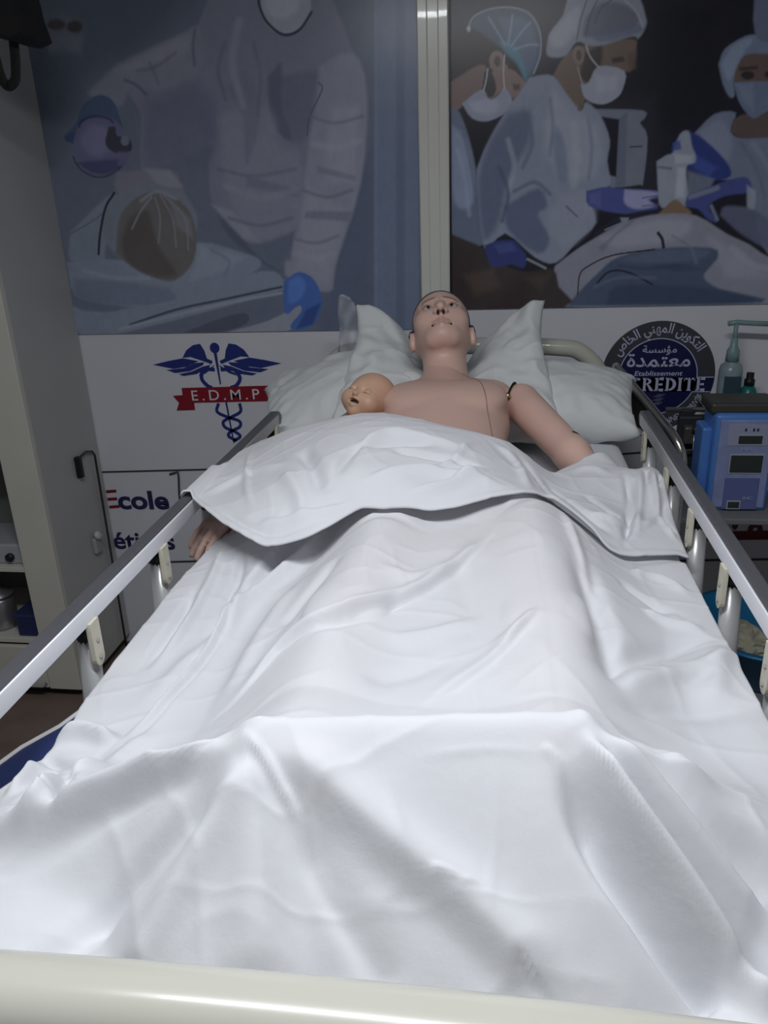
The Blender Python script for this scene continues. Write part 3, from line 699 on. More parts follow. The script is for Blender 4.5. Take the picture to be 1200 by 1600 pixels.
# navy school lettering
E1 = empty('wall_lettering', (0, 0, 0), 'navy printed words Ecole and Métiers low on the wall beside the cabinet', 'lettering')
bm = bmesh.new()
for a, b in (((-1.451, 0.659), (-1.407, 0.663)), ((-1.451, 0.626), (-1.409, 0.629)), ((-1.449, 0.592), (-1.404, 0.596))):
    flat_poly(bm, [(a[0], a[1] - .006), (b[0], b[1] - .006), (b[0], b[1] + .006), (a[0], a[1] + .006)], WALL_Y, .002)
from_bm('striped_letter', bm, mat('stripe_red', (.20, .012, .02, 1), .45), E1)
q = (-1.408, 0.587)
text_mesh('lettering', 'cole', .108, m_navy, E1, on_wall(q[0], q[1], WALL_Y - .002, .01), .032, sx=1.2)
q = (-1.552, 0.406)
text_mesh('lettering', 'Métiers', .108, m_navy, E1, on_wall(q[0], q[1], WALL_Y - .002, .01), .022, sx=1.1)

# thin wire hook on the wall
hk = tube('wire_hook', [(x, 2.893, z) for x, z in ((-1.167, 0.739), (-1.145, 0.745), (-1.131, 0.750), (-1.131, 0.726), (-1.138, 0.658), (-1.140, 0.597))], .004, mat('dark_wire', (.05, .05, .07, 1), .4), n=8, up=(0, 1, 0))
tag(hk, 'thin dark wire hook on the wall above the word Ecole', 'hook')

# round accreditation sign
def accreditation():
    S = empty('round_sign', (0, 0, 0), 'round grey and navy accreditation sign behind the right bed rail', 'sign')
    c = (0.675, 1.116); cx, cz = c; Ro = .192; Ri = .134; y = WALL_Y
    bm = bmesh.new(); flat_poly(bm, [(cx + Ro * math.cos(a), cz + Ro * math.sin(a)) for a in np.linspace(0, 2 * math.pi, 72, endpoint=False)], y, .003)
    from_bm('outer_ring', bm, m_greyp, S)
    bm = bmesh.new(); flat_poly(bm, [(cx + Ri * math.cos(a), cz + Ri * math.sin(a)) for a in np.linspace(0, 2 * math.pi, 64, endpoint=False)], y, .0045)
    def xat(z_, r): return math.sqrt(max(r * r - (z_ - cz) ** 2, 0))
    zt, zb = cz - .003, cz - .054
    flat_poly(bm, [(cx - xat(zb, Ro - .002), zb), (cx + xat(zb, Ro - .002), zb), (cx + xat(zt, Ro - .002), zt), (cx - xat(zt, Ro - .002), zt)], y, .0045)
    disc = from_bm('inner_disc', bm, m_signblue, S)
    def ring(a0, a1, r, w, n=40):
        bm = bmesh.new()
        A = np.linspace(a0, a1, n)
        for a, b in zip(A, A[1:]): flat_poly(bm, [(cx + (r - w) * math.cos(a), cz + (r - w) * math.sin(a)), (cx + (r - w) * math.cos(b), cz + (r - w) * math.sin(b)), (cx + r * math.cos(b), cz + r * math.sin(b)), (cx + r * math.cos(a), cz + r * math.sin(a))], y, .0052)
        from_bm('border_line', bm, m_signtxt, S)
    at, ab = math.asin((zt - cz) / Ri), math.asin((zb - cz) / Ri)
    ring(at, math.pi - at, Ri, .0032); ring(math.pi - ab, 2 * math.pi + ab, Ri, .0032)
    for s_ in (1, -1):
        for z_ in (zt, zb):
            bm = bmesh.new()
            xs = sorted((s_ * xat(z_, Ri - .002), s_ * xat(z_, Ro - .003)))
            flat_poly(bm, [(cx + xs[0], z_ - .0014), (cx + xs[1], z_ - .0014), (cx + xs[1], z_ + .0014), (cx + xs[0], z_ + .0014)], y, .0052)
            from_bm('border_line', bm, m_signtxt, S)
    ty = y - .0056
    ar = lambda s_: ''.join(reversed(s_))
    # Arabic in presentation forms, laid out right to left
    w1 = '\u0627\ufedf\ufe98\ufedc\ufeee\ufef3\ufee6'; w2 = '\u0627\ufedf\ufee4\ufeec\ufee8\ufef2'; w3 = '\u0627\ufedf\ufea8\ufe8e\ufebb'.replace('\ufebb', '\ufeb9')
    text_mesh('sign_lettering', ar(w1 + ' ' + w2 + ' ' + w3), .047, m_signtxt, S, on_arc(cx, cz, Ri + .019, ty, math.radians(93), True, math.radians(118)), .016)
    text_mesh('sign_lettering', ar('\ufee3\ufe86\ufeb3\ufeb4\ufe94'), .034, m_signtxt, S, on_wall(cx, cz + .084, ty), .014, 'CENTER', sx=1.1)
    text_mesh('sign_lettering', ar('\ufee3\ufecc\ufe98\ufee4\ufeaa\ufe93'), .066, m_signtxt, S, on_wall(cx, cz + .036, ty), .016, 'CENTER', sx=1.12)
    text_mesh('sign_lettering', 'Etablissement', .0235, m_signtxt, S, on_wall(cx, cz + .004, ty), .012, 'CENTER', .15, sx=1.25)
    # flared capitals
    bm = bmesh.new(); h = .046; x0 = cx - .170; zb_ = cz - .0505
    def G(pts, ox): flat_poly(bm, [(ox + a * h, zb_ + b * h) for a, b in pts], y, .0056)
    def stem(ox, a, w=.22): G([(a - .06, 0), (a + w + .06, 0), (a + w + .06, .05), (a + w - .01, .12), (a + w - .01, .88), (a + w + .06, .95), (a + w + .06, 1), (a - .06, 1), (a - .06, .95), (a + .01, .88), (a + .01, .12), (a - .06, .05)], ox)
    def bowl(ox, cx_, cy_, rx, ry, w, a0, a1, n=14):
        A = np.radians(np.linspace(a0, a1, n))
        for p, q_ in zip(A, A[1:]): G([(cx_ + (rx - w) * math.cos(p), cy_ + (ry - w * .55) * math.sin(p)), (cx_ + rx * math.cos(p), cy_ + ry * math.sin(p)), (cx_ + rx * math.cos(q_), cy_ + ry * math.sin(q_)), (cx_ + (rx - w) * math.cos(q_), cy_ + (ry - w * .55) * math.sin(q_))], ox)
    def bar(ox, a, b, z0, z1, fl=.05): G([(a, z0), (b, z0 - fl), (b, z1 + fl), (a, z1)], ox)
    def letter(ch, ox):
        if ch == 'A': G([(0, 0), (.16, 0), (.42, 1), (.3, 1)], ox); G([(.3, 1), (.5, 1), (.86, 0), (.58, 0)], ox); bar(ox, .2, .65, .25, .38, 0); return .9
        if ch == 'C': bowl(ox, .45, .5, .45, .52, .25, 50, 310); return .85
        if ch == 'I': stem(ox, .08); return .46
        if ch == 'E': stem(ox, .08); bar(ox, .25, .68, .0, .14); bar(ox, .25, .60, .44, .56, .03); bar(ox, .25, .66, .86, 1); return .78
        if ch == 'T': stem(ox, .29); bar(ox, .0, .3, .86, 1, 0); bar(ox, .45, .80, .86, 1, 0); G([(0, .72), (.08, .86), (.08, 1), (-.02, 1)], ox); G([(.72, .86), (.8, .72), (.82, 1), (.72, 1)], ox); return .88
        if ch == 'D': stem(ox, .08); bowl(ox, .28, .5, .55, .5, .25, -90, 90); return .92
        if ch == 'R': stem(ox, .08); bowl(ox, .28, .74, .40, .26, .2, -90, 90); G([(.36, .5), (.56, .46), (.9, 0), (.62, 0)], ox); return .92
    ox = x0
    for ch in 'ACCREDITE': ox += letter(ch, ox) * h * .995
    from_bm('sign_capitals', bm, m_signtxt, S)
    text_mesh('sign_lettering', 'FORMATION PROFESSIONNELLE PRIVÉE', .030, m_signtxt, S, on_arc(cx, cz, Ri + .040, ty, math.radians(268), False, math.radians(138)), .010)
    bm = bmesh.new()
    for k in range(3):
        zc = cz - .068 - k * .014; xx = cx + .012 * (1 - .2 * k)
        flat_poly(bm, [(xx - .022, zc - .004), (xx + .004, zc - .006), (xx + .020, zc + .006), (xx - .004, zc + .006)], y, .005)
    from_bm('leaf_mark', bm, mat('sign_mark', (.10, .10, .17, 1), .45), S)
accreditation()

# dark red printed band with flourishes, right of the bed
E2 = empty('red_wall_print', (0, 0, 0), 'dark red printed band with loops low on the right of the wall', 'lettering')
m_dred = mat('print_dark_red', (.13, .012, .02, 1), .45)
bm = bmesh.new(); a, b = (0.849, 0.510), (1.341, 0.530)
flat_poly(bm, [(a[0], a[1] - .018), (b[0], b[1] - .018), (b[0], b[1] + .018), (a[0], a[1] + .018)], WALL_Y, .002)
from_bm('band', bm, m_dred, E2)
for (u, v), rx, rz in (((1.000, 0.565), .011, .025), ((1.073, 0.540), .026, .032)):
    bm = bmesh.new()
    for k in range(20):
        p, q = 2 * math.pi * k / 20, 2 * math.pi * (k + 1) / 20; f = .35
        flat_poly(bm, [(u + rx * f * math.cos(p), v + rz * f * math.sin(p)), (u + rx * math.cos(p), v + rz * math.sin(p)), (u + rx * math.cos(q), v + rz * math.sin(q)), (u + rx * f * math.cos(q), v + rz * f * math.sin(q))], WALL_Y, .003)
    from_bm('loop', bm, m_dred, E2)

# ceiling lamp
lf = empty('ceiling_lamp', (0, 0, 0), 'long white strip lamp on the ceiling above the bed foot', 'lamp')
x, y, z = LAMP_POS
box('lamp_housing', (x - .64, y - .11, z), (x + .64, y + .11, z + .08), mat('lamp_white', (.8, .8, .8, 1), .4), lf, .01)
box('lamp_diffuser', (x - .61, y - .085, z - .02), (x + .61, y + .085, z), emit_mat('lamp_glow', (.97, .985, 1, 1), 3), lf)

# ------------------------------------------------------------------ hospital bed
m_cream = mat('cream_bed_plastic', (.53, .525, .46, 1), .22, coat=.35, noise=.02, nscale=5)
m_alu = mat('anodised_rail', (.105, .108, .120, 1), .42, metal=.2, noise=.03, nscale=14)
m_alu2 = mat('rail_light_grip', (.74, .75, .79, 1), .40, metal=.1, noise=.03, nscale=14)
m_postm = mat('white_post_tube', (.62, .63, .63, 1), .3, metal=.25)
m_bracket = mat('cream_bracket', (.60, .57, .46, 1), .45, noise=.06, nscale=60)
m_dark = mat('black_plastic', (.012, .012, .014, 1), .45)
m_chrome = mat('chrome', (.62, .60, .56, 1), .16, metal=1)
m_frame = mat('grey_bed_frame', (.30, .30, .30, 1), .45)

BED = empty('hospital_bed', (0, 0, 0), 'cream hospital bed with grey folding side rails, seen from its foot', 'bed')
# foot board: thick rounded top roll, slightly bowed, panel under it
fb = []
for xx in np.linspace(-.53, .53, 33):
    e = abs(xx) / .53
    fb.append((xx, .395 + .012 * (1 - e * e) + .0, 1.155 - .055 * max(0, (e - .82) / .18) ** 2 + .004 * (1 - e * e)))
bm = bmesh.new(); sweep(bm, fb, rrect(.070, .072, .034, 6))
foot = from_bm('footboard', bm, m_cream, BED, True)
bm = bmesh.new(); add_box(bm, (-.50, .375, .55), (.50, .415, 1.14), .012, 3)
fpanel = from_bm('footboard_panel', bm, m_cream, foot, False); smooth_by_angle(fpanel)
# head board: bowed tube over a lower panel
hb = catmull([(-.47, 2.62, .80), (-.47, 2.62, 1.12), (-.455, 2.62, 1.18), (-.40, 2.62, 1.25), (-.30, 2.62, 1.273), (0, 2.62, 1.28), (.30, 2.62, 1.272), (.385, 2.62, 1.252), (.445, 2.62, 1.185), (.462, 2.62, 1.12), (.462, 2.62, .80)], 8)
bm = bmesh.new(); sweep(bm, hb, circ(.027, 14), up=(0, 1, 0)); head_b = from_bm('headboard', bm, m_cream, BED, True)
box('headboard_panel', (-.45, 2.605, .70), (.44, 2.635, 1.13), m_cream, head_b, .01)
# deck, legs, casters
box('bed_deck', (-.47, .50, .82), (.47, 2.58, .925), m_frame, BED, .01)
for sx in (-1, 1):
    box('side_beam', (sx * .47 - .018, .45, .80), (sx * .47 + .018, 2.60, .88), m_cream, BED, .008)
for sx in (-1, 1):
    for yy in (.62, 2.42):
        lg = box('bed_leg', (sx * .38 - .03, yy - .03, .07), (sx * .38 + .03, yy + .03, .82), m_cream, BED, .006)
        M = Matrix.Translation((sx * .38, yy, .02)) @ Matrix.Rotation(math.pi / 2, 4, 'Y')
        turned('caster', [(.01, -.018), (.05, -.018), (.06, -.010), (.06, .010), (.05, .018), (.01, .018)], (0, 0, 0), m_dark, lg, 20, M)
        box('caster_fork', (sx * .38 - .026, yy - .015, .01), (sx * .38 + .026, yy + .015, .09), m_postm, lg)
# folding side rails
bracket_me = post_me = None
def rail(sx, ys):
    prof = [(-.008, .017), (.008, .017), (.0115, .014), (.013, .008), (.013, -.013), (.010, -.018), (-.008, -.018), (-.0125, -.013), (-.013, .008), (-.0115, .014)]
    X0 = .49 if sx < 0 else .503
    # prof: (side, up); side axis = cross(path dir, up) = +x for a path along +y
    if sx < 0: prof = [(-a, b) for a, b in prof][::-1]
    p = [(sx * X0, yy, 1.18) for yy in np.linspace(.60, 2.105, 12)] + [(sx * X0, 2.125, 1.176), (sx * X0, 2.140, 1.168), (sx * X0, 2.148, 1.158)]
    bm = bmesh.new(); sweep(bm, p, prof, scale=[1] * 12 + [.97, .86, .6])
    top = from_bm('side_rail', bm, m_alu, BED, False); smooth_by_angle(top, 35)
    # pale grip strip on the inward lower face
    g = [(sx * (X0 - .0125), yy, 1.176) for yy in (.60, 2.10)]
    bm = bmesh.new(); sweep(bm, g, rrect(.005, .030, .0022, 3)); gr = from_bm('grip_strip', bm, m_alu2, top, True)
    lower = tube('rail_base_bar', [(sx * (X0 + .005), .70, .90), (sx * (X0 + .005), 2.15, .90)], .016, m_postm, top, 12)
    for i, yy in enumerate(ys):
        ln = -.03
        b = bmesh.new()
        n = 8; pts = [(-.013, 0), (.013, 0), (.013, -.062)] + [(.013 * math.cos(a), -.062 - .013 * math.sin(a)) for a in np.linspace(0, math.pi, n)[1:-1]] + [(-.013, -.062)]
        f = [b.verts.new((sx * (X0 - .020), yy - .012 + u, 1.166 + v)) for u, v in pts]; fc = b.faces.new(f)
        r = bmesh.ops.extrude_face_region(b, geom=[fc]); bmesh.ops.translate(b, vec=(sx * .008, 0, 0), verts=[v for v in r['geom'] if isinstance(v, bmesh.types.BMVert)])
        br = from_bm('rail_bracket', b, m_bracket, top); tag(br, 'cream bracket holding a post under the rail')
        for dz in (-.034, -.062):
            turned('rivet', [(.0012, 0), (.0034, .0005), (.0034, .002), (.0012, .003)], (0, 0, 0), m_frame, br, 8, Matrix.Translation((sx * (X0 - .0198), yy - .012, 1.166 + dz)) @ Matrix.Rotation(-sx * math.pi / 2, 4, 'Y'))
        bm = bmesh.new(); sweep(bm, [(sx * (X0 + .002), yy, 1.128), (sx * (X0 + .004), yy + ln, .90)], circ(.0165, 14), up=(1, 0, 0))
        po = from_bm('rail_post', bm, m_postm, top, True)
        turned('post_cap', [(.0165, 0), (.0165, .012), (.010, .030)], (0, 0, 0), m_dark, top, 14, Matrix.Translation((sx * (X0 + .002), yy, 1.127)))
    return top
rail(-1, (.60, 1.00, 1.275, 1.55, 1.825, 2.08))
rail(1, (.60, 1.00, 1.245, 1.490, 1.735, 2.02))

# mattress and bottom sheet
m_navyv = mat('navy_vinyl', (.022, .035, .12, 1), .38, noise=.08, nscale=12)
def cushion(name, lo_, hi_, r, m, parent=None, seg=4):
    bm = bmesh.new(); add_box(bm, lo_, hi_, r, seg); o = from_bm(name, bm, m, parent); smooth_by_angle(o, 50); return o
def slab(name, outline, z0, z1, r, m):
    bm = bmesh.new(); f = bm.faces.new([bm.verts.new((a, b, z0)) for a, b in outline])
    g = bmesh.ops.extrude_face_region(bm, geom=[f]); bmesh.ops.translate(bm, vec=(0, 0, z1 - z0), verts=[v for v in g['geom'] if isinstance(v, bmesh.types.BMVert)])
    es = [e for e in bm.edges if abs(e.verts[0].co.z - e.verts[1].co.z) < 1e-6]
    bmesh.ops.bevel(bm, geom=es, offset=r, segments=4, affect='EDGES', profile=.5)
    o = from_bm(name, bm, m); return smooth_by_angle(o, 50)
MOUT = [(-.50, .50), (.462, .50), (.462, 2.57), (-.468, 2.57), (-.468, 1.02), (-.472, .95), (-.495, .88), (-.524, .83), (-.540, .78), (-.540, .72), (-.530, .66), (-.515, .60)]
mt = slab('mattress', MOUT, .927, 1.062, .026, m_navyv)
tag(mt, 'navy vinyl mattress showing at the left of the bed foot', 'mattress')
pp = [(-.447, .505), (-.4475, 2.55)]
tube('piping', [(a + .0075, b, 1.0545) for a, b in MOUT[3:] + MOUT[:1]], .0045, mat('pale_piping', (.6, .6, .6, 1), .6), mt, 8)
m_bsheet = cloth_mat('bottom_sheet_cloth', (.76, .78, .82, 1))
bs = cushion('bottom_sheet', (-.474, .98, .985), (.468, 2.578, 1.068), .030, m_bsheet)
tag(bs, 'pale fitted sheet showing beside the right pillow and manikin arm', 'sheet')

# ------------------------------------------------------------------ pillows
m_pillow = cloth_mat('pillow_cotton', (.78, .81, .81, 1))
def pillow(name, w, h, t, place, label, seed, group=None, nu=64, nv=48, crease=1.0):
    U, V_ = np.meshgrid(np.linspace(-1, 1, nu), np.linspace(-1, 1, nv))
    def side(s):
        pin = 1 - .085 * (1 - np.abs(V_) ** 3); pin2 = 1 - .085 * (1 - np.abs(U) ** 3)
        x = w / 2 * U * pin; y = h / 2 * V_ * pin2
        T = t / 2 * np.clip((1 - U ** 2) * (1 - V_ ** 2), 0, 1) ** .42
        edge = np.maximum(np.abs(U), np.abs(V_))
        wr = crease * (.006 * vnoise(U * 3 + 9, V_ * 3, seed) + .004 * (1 - np.abs(vnoise(U * 4 + V_ * 3, V_ * 4 - U * 2, seed + 3))) ** 4 + .007 * vnoise(U * 7, V_ * 5, seed + 1) * sstep(.3, .9, edge)) * np.clip(T / (t * .2), 0, 1)
        rad = np.arctan2(V_, U); wr += .003 * np.sin(rad * 26 + 2 * vnoise(U * 2, V_ * 2, seed)) * sstep(.55, .9, edge) * np.clip(T / (t * .1), 0, 1)
        return np.stack([x, y, s * T + wr * s], -1).reshape(-1, 3)
    Vt = np.concatenate([side(1), side(-1)]); I = np.arange(nu * nv).reshape(nv, nu)
    q = np.stack([I[:-1, :-1], I[:-1, 1:], I[1:, 1:], I[1:, :-1]], -1).reshape(-1, 4)
    Fs = np.concatenate([q, q[:, ::-1] + nu * nv])
    Vt = place(Vt)
    me = bpy.data.meshes.new(name); me.from_pydata(Vt.tolist(), [], Fs.tolist())
    bm = bmesh.new(); bm.from_mesh(me); bmesh.ops.remove_doubles(bm, verts=bm.verts, dist=.0006); bm.to_mesh(me); bm.free()
    me.polygons.foreach_set('use_smooth', [True] * len(me.polygons)); me.materials.append(m_pillow)
    o = bpy.data.objects.new(name, me); COL.objects.link(o); tag(o, label, 'pillow', group); return o
def frame(c, ex, ey):
    ex = np.array(ex, float); ex /= np.linalg.norm(ex); ey = np.array(ey, float); ey -= ex * (ex @ ey); ey /= np.linalg.norm(ey); ez = np.cross(ex, ey)
    return lambda P: np.array(c) + P[:, :1] * ex + P[:, 1:2] * ey + P[:, 2:] * ez
# two lying pillows
pillow('pillow', .56, .40, .20, frame((.255, 2.40, 1.160), (1, -.10, -.06), (.06, 1, .18)), 'plump white pillow lying right of the manikin, by the round sign', 5)
pillow('pillow', .56, .40, .19, frame((-.335, 2.40, 1.180), (1, .16, .27), (-.10, 1, .30)), 'white pillow lying left of the manikin, behind the left rail end', 8)
# propped pillow with its corners sticking up either side of the head
def prop(P):
    f = frame((-.03, 2.33, 1.245), (1, .0, .0), (0, .80, .62))
    x, v = P[:, 0], P[:, 1] / .25
    Q = P.copy()
    up = sstep(-.6, 1.0, v)
    Q[:, 0] *= 1 + .10 * (1 - up) - .07 * up
    dent = np.exp(-((x + .0) / .125) ** 2)
    W_ = f(Q)
    W_[:, 2] -= .17 * dent * up + .03 * dent
    W_[:, 1] += .05 * dent * up
    tip = sstep(.6, 1, v) * sstep(.14, .27, np.abs(x)); W_[:, 2] += .035 * tip; W_[:, 1] -= .02 * tip
    W_[:, 2] = np.maximum(W_[:, 2], 1.07)
    return W_
pillow('pillow', .62, .50, .13, prop, 'creased white pillow propped behind the manikin head, corners sticking up', 11, nu=90, nv=70, crease=1.8)

# clear plastic wrap sticking out behind the propped pillow
m_clear = mat('clear_plastic_film', (.9, .92, .95, 1), .2, trans=.82, ior=1.2)
bm = bmesh.new()
c0 = [(-0.392, 2.560, 1.256), (-0.376, 2.560, 1.453), (-0.352, 2.550, 1.461), (-0.331, 2.550, 1.429), (-0.275, 2.550, 1.405), (-0.283, 2.560, 1.254)]
nx_, nz_ = 14, 18; grid = []
for j in range(nz_):
    t = j / (nz_ - 1); row = []
    for i in range(nx_):
        s = i / (nx_ - 1)
        xa = c0[0][0] + (c0[1][0] - c0[0][0]) * t; xb = c0[5][0] + (c0[4][0] - c0[5][0]) * t
        zt = c0[1][2] * (1 - s) + (c0[4][2] - .0) * s; za = c0[0][2]
        row.append(bm.verts.new((xa + (xb - xa) * s, 2.56 + .018 * math.sin(7 * s + 5 * t) + .008 * math.sin(17 * s - 11 * t), za + (zt - za) * t + (.012 * math.sin(9 * s) if j == nz_ - 1 else 0))))
    grid.append(row)
for j in range(nz_ - 1):
    for i in range(nx_ - 1): bm.faces.new((grid[j][i], grid[j][i + 1], grid[j + 1][i + 1], grid[j + 1][i]))
wrap = from_bm('plastic_wrap', bm, m_clear, None, True)
sm = wrap.modifiers.new('thickness', 'SOLIDIFY'); sm.thickness = .0012
tag(wrap, 'clear crinkled plastic film sticking up behind the propped pillow', 'plastic film')

# ------------------------------------------------------------------ manikins
m_skin = attr_mat('manikin_vinyl_skin', .42, sss=.0, bump=.03, spec=.4)
SKIN = np.array([.64, .43, .36]); SKIN2 = np.array([.50, .30, .24]); HAIR = np.array([.045, .035, .032])

def head_field(k=1.0, baby=False):
    def f(P):
        x, u, n = np.abs(P[..., 0]), P[..., 1], P[..., 2]
        A = np.stack([x, u, n], -1)
        if not baby:
            d = d_ell(A, (0, .143, -.020), (.083, .095, .101))
            d = smin(d, d_ell(A, (0, .084, .018), (.067, .080, .068)), .03)
            d = smin(d, d_ell(A, (0, .026, .060), (.024, .020, .023)), .03)            # chin
            d = smin(d, d_cap(A, (.060, .070, -.02), (.028, .028, .045), .020, .016), .03)  # jaw
            d = smin(d, d_sph(A, (.045, .092, .046), .026), .025)                          # cheek
            d = smin(d, d_cap(A, (.008, .141, .073), (.048, .143, .052), .010, .009), .014)   # brow
            d = smax(d, -d_ell(A, (.034, .122, .089), (.021, .013, .021)), .010)           # socket
            d = smin(d, d_cap(A, (0, .135, .074), (0, .090, .103), .0085, .0125), .010)     # nose
            d = smin(d, d_sph(A, (.0125, .086, .092), .0085), .007)
            d = smax(d, -d_ell(A, (.0075, .0765, .0965), (.0042, .0065, .0065)), .002)     # nostril
            d = smin(d, d_cap(A, (0, .0615, .0865), (.025, .0530, .071), .0065, .0035), .006)   # lips
            d = smin(d, d_cap(A, (0, .0425, .0845), (.024, .0500, .070), .0070, .0035), .006)
            d = smax(d, -d_cap(A, (0, .0525, .091), (.027, .0500, .0745), .0042, .0038), .002)  # open mouth
            ear = d_ell(A, (.085, .088, -.016), (.012, .036, .022)); ear = smax(ear, -d_ell(A, (.096, .092, -.006), (.007, .022, .012)), .004)
            d = smin(d, ear, .006)
            d = smin(d, d_cap(A, (0, .06, -.03), (0, -.10, -.062), .060, .062), .022)        # neck
            d = smax(d, -(u * .93 + n * .20 + .082), .004)
        else:
            d = d_ell(A, (0, .070, -.010), (.060, .060, .066))
            d = smin(d, d_ell(A, (0, .040, .022), (.050, .042, .042)), .02)
            d = smin(d, d_sph(A, (.030, .040, .040), .020), .015)
            d = smin(d, d_sph(A, (0, .012, .046), .014), .015)
            d = smax(d, -d_ell(A, (.022, .064, .066), (.014, .008, .013)), .008)
            d = smin(d, d_sph(A, (.022, .063, .050), .0105), .003)                           # closed eyes
            d = smin(d, d_cap(A, (0, .062, .056), (0, .050, .068), .005, .0075), .007)
            d = smax(d, -d_sph(A, (.004, .0435, .0705), .0022), .0015)
            d = smin(d, d_cap(A, (0, .036, .066), (.015, .034, .058), .0045, .003), .005)
            d = smin(d, d_cap(A, (0, .0215, .064), (.014, .029, .058), .0045, .003), .005)
            d = smax(d, -d_ell(A, (0, .0305 - 6 * 0, .068), (.0185, .0066, .014)), .002)
            ear = d_ell(A, (.061, .055, -.010), (.008, .019, .012)); ear = smax(ear, -d_ell(A, (.067, .056, -.005), (.004, .012, .006)), .003)
            d = smin(d, ear, .004)
            d = smin(d, d_cap(A, (0, .03, -.02), (0, -.05, -.035), .034, .036), .02)
        return d * 1.0
    return f

def place_head(name, fld, lo_, hi_, h, Mx, col, parent):
    V_, Fq = surface(fld, lo_, hi_, h)
    C_ = col(V_)
    W_ = np.array([tuple(Mx @ Vector(v)) for v in V_])
    o = link_mesh(name, W_, Fq, m_skin, parent); set_colors(o, C_)
    return o

def basis_mat(origin, u, n, roll=0, scale=1.0):
    u = Vector(u).normalized(); n = Vector(n); n = (n - u * n.dot(u)).normalized(); x = u.cross(n)
    R = Matrix.Rotation(roll, 3, n); u = R @ u; x = R @ x
    return Matrix(((x.x * scale, u.x * scale, n.x * scale, origin[0]), (x.y * scale, u.y * scale, n.y * scale, origin[1]), (x.z * scale, u.z * scale, n.z * scale, origin[2]), (0, 0, 0, 1)))

ADULT = empty('training_manikin', (0, 0, 0), 'bare-chested adult nursing manikin lying on its back under the sheet', 'manikin')
# ---- torso and legs: one continuous body
def body(P):
    d = d_ell(P, (-.012, 1.98, 1.190), (.165, .23, .102))
    d = smin(d, d_ell(P, (.0, 1.72, 1.172), (.150, .26, .082)), .06)
    d = smin(d, d_cap(P, (-.125, 2.115, 1.205), (.105, 2.115, 1.212), .066), .05)
    d = smin(d, d_cap(P, (-.02, 2.12, 1.225), (-.03, 2.20, 1.262), .062, .058), .04)
    d = smin(d, d_ell(P, (-.085, 1.99, 1.262), (.085, .10, .036)), .03)
    d = smin(d, d_ell(P, (.062, 1.99, 1.262), (.085, .10, .036)), .03)
    d = smin(d, d_ell(P, (.035, 1.45, 1.142), (.160, .17, .070)), .06)
    for s, tx in ((-1, -.098), (1, .2)):
        hip = (.045 + s * .085, 1.42, 1.135)
        knee = (.05 + s * .140, 1.02, 1.138); ank = (tx * 1.0, .715, 1.122)
        d = smin(d, d_cap(P, hip, knee, .072, .056), .04)
        d = smin(d, d_cap(P, knee, ank, .056, .036), .03)
        d = smin(d, d_cap(P, (ank[0], .71, 1.112), (ank[0], .665, 1.208), .034, .020), .025)
    return d
V_, Fq = surface(body, (-.34, .58, 1.03), (.34, 2.32, 1.36), .0075)
torso = link_mesh('body', V_, Fq, m_skin, ADULT)
c_ = np.tile(SKIN, (len(V_), 1)); c_ *= (1 + .05 * vnoise(V_[:, 0] * 9, V_[:, 1] * 9, 2))[:, None]
set_colors(torso, c_)
m_seam = mat('dark_vinyl_seam', (.34, .19, .15, 1), .5)
m_void = mat('black_joint_gap', (.010, .007, .006, 1), .6)
# chest cover seam: follow the surface from the collar to the flank
def drape_on_body(pts, lift=.0005):
    out = []
    for x, y in pts:
        zs = np.linspace(1.40, 1.08, 400); q = body(np.stack([np.full(400, x), np.full(400, y), zs], -1))
        out.append((x, y, float(zs[np.argmax(q < 0)]) + lift))
    return out
q = catmull([(.028, 2.155), (.058, 2.08), (.082, 1.98), (.100, 1.86), (.112, 1.74), (.115, 1.60)], 8)
tube('chest_seam', drape_on_body(q), .0014, m_seam, torso, 6)

# ---- head
HM = basis_mat((-.024, 2.200, 1.322), (0, math.cos(.62), math.sin(.62)), (0, -math.sin(.62), math.cos(.62)), math.radians(7), 1.0)
def head_col(v):
    x, u, n = np.abs(v[:, 0]), v[:, 1], v[:, 2]
    c = np.tile(SKIN, (len(v), 1)) * (1 + .06 * vnoise(v[:, 0] * 25, v[:, 1] * 25, 7))[:, None]
    hl = sstep(-.004, .004, (u - .172) + .75 * (.055 - n)) * sstep(.08, .10, u)
    side = sstep(.071, .077, x) * sstep(.024, .012, n) * sstep(.098, .105, u)
    w = np.clip(np.maximum(hl, side), 0, 1)[:, None]; c = c * (1 - w) + HAIR * w
    br = sstep(.0050, .0018, np.abs(u - .1465 - .06 * (x - .01) + 3.0 * np.clip(x - .033, 0, 1) ** 2 * 10)) * sstep(.008, .015, x) * sstep(.058, .046, x) * sstep(.03, .045, n)
    c = c * (1 - .72 * br[:, None]) + np.array([.06, .035, .03]) * .72 * br[:, None]
    lp = sstep(.013, .007, np.abs(u - .0520)) * sstep(.029, .023, x) * sstep(.06, .068, n)
    c = c * (1 - .35 * lp[:, None]) + np.array([.36, .15, .12]) * .35 * lp[:, None]
    mo = np.maximum(sstep(.0042, .0026, np.abs(u - .0515)) * sstep(.029, .026, x) * sstep(.060, .066, n) * sstep(.0, .0, x + 1), 0)
    return np.clip(c, 0, 1)
head = place_head('head', head_field(), (-.105, -.13, -.135), (.105, .25, .125), .0026, HM, head_col, ADULT)
m_eyew = mat('eye_white', (.42, .38, .35, 1), .2); m_iris = mat('dark_iris', (.02, .014, .012, 1), .15); m_teeth = mat('teeth', (.50, .38, .30, 1), .3)
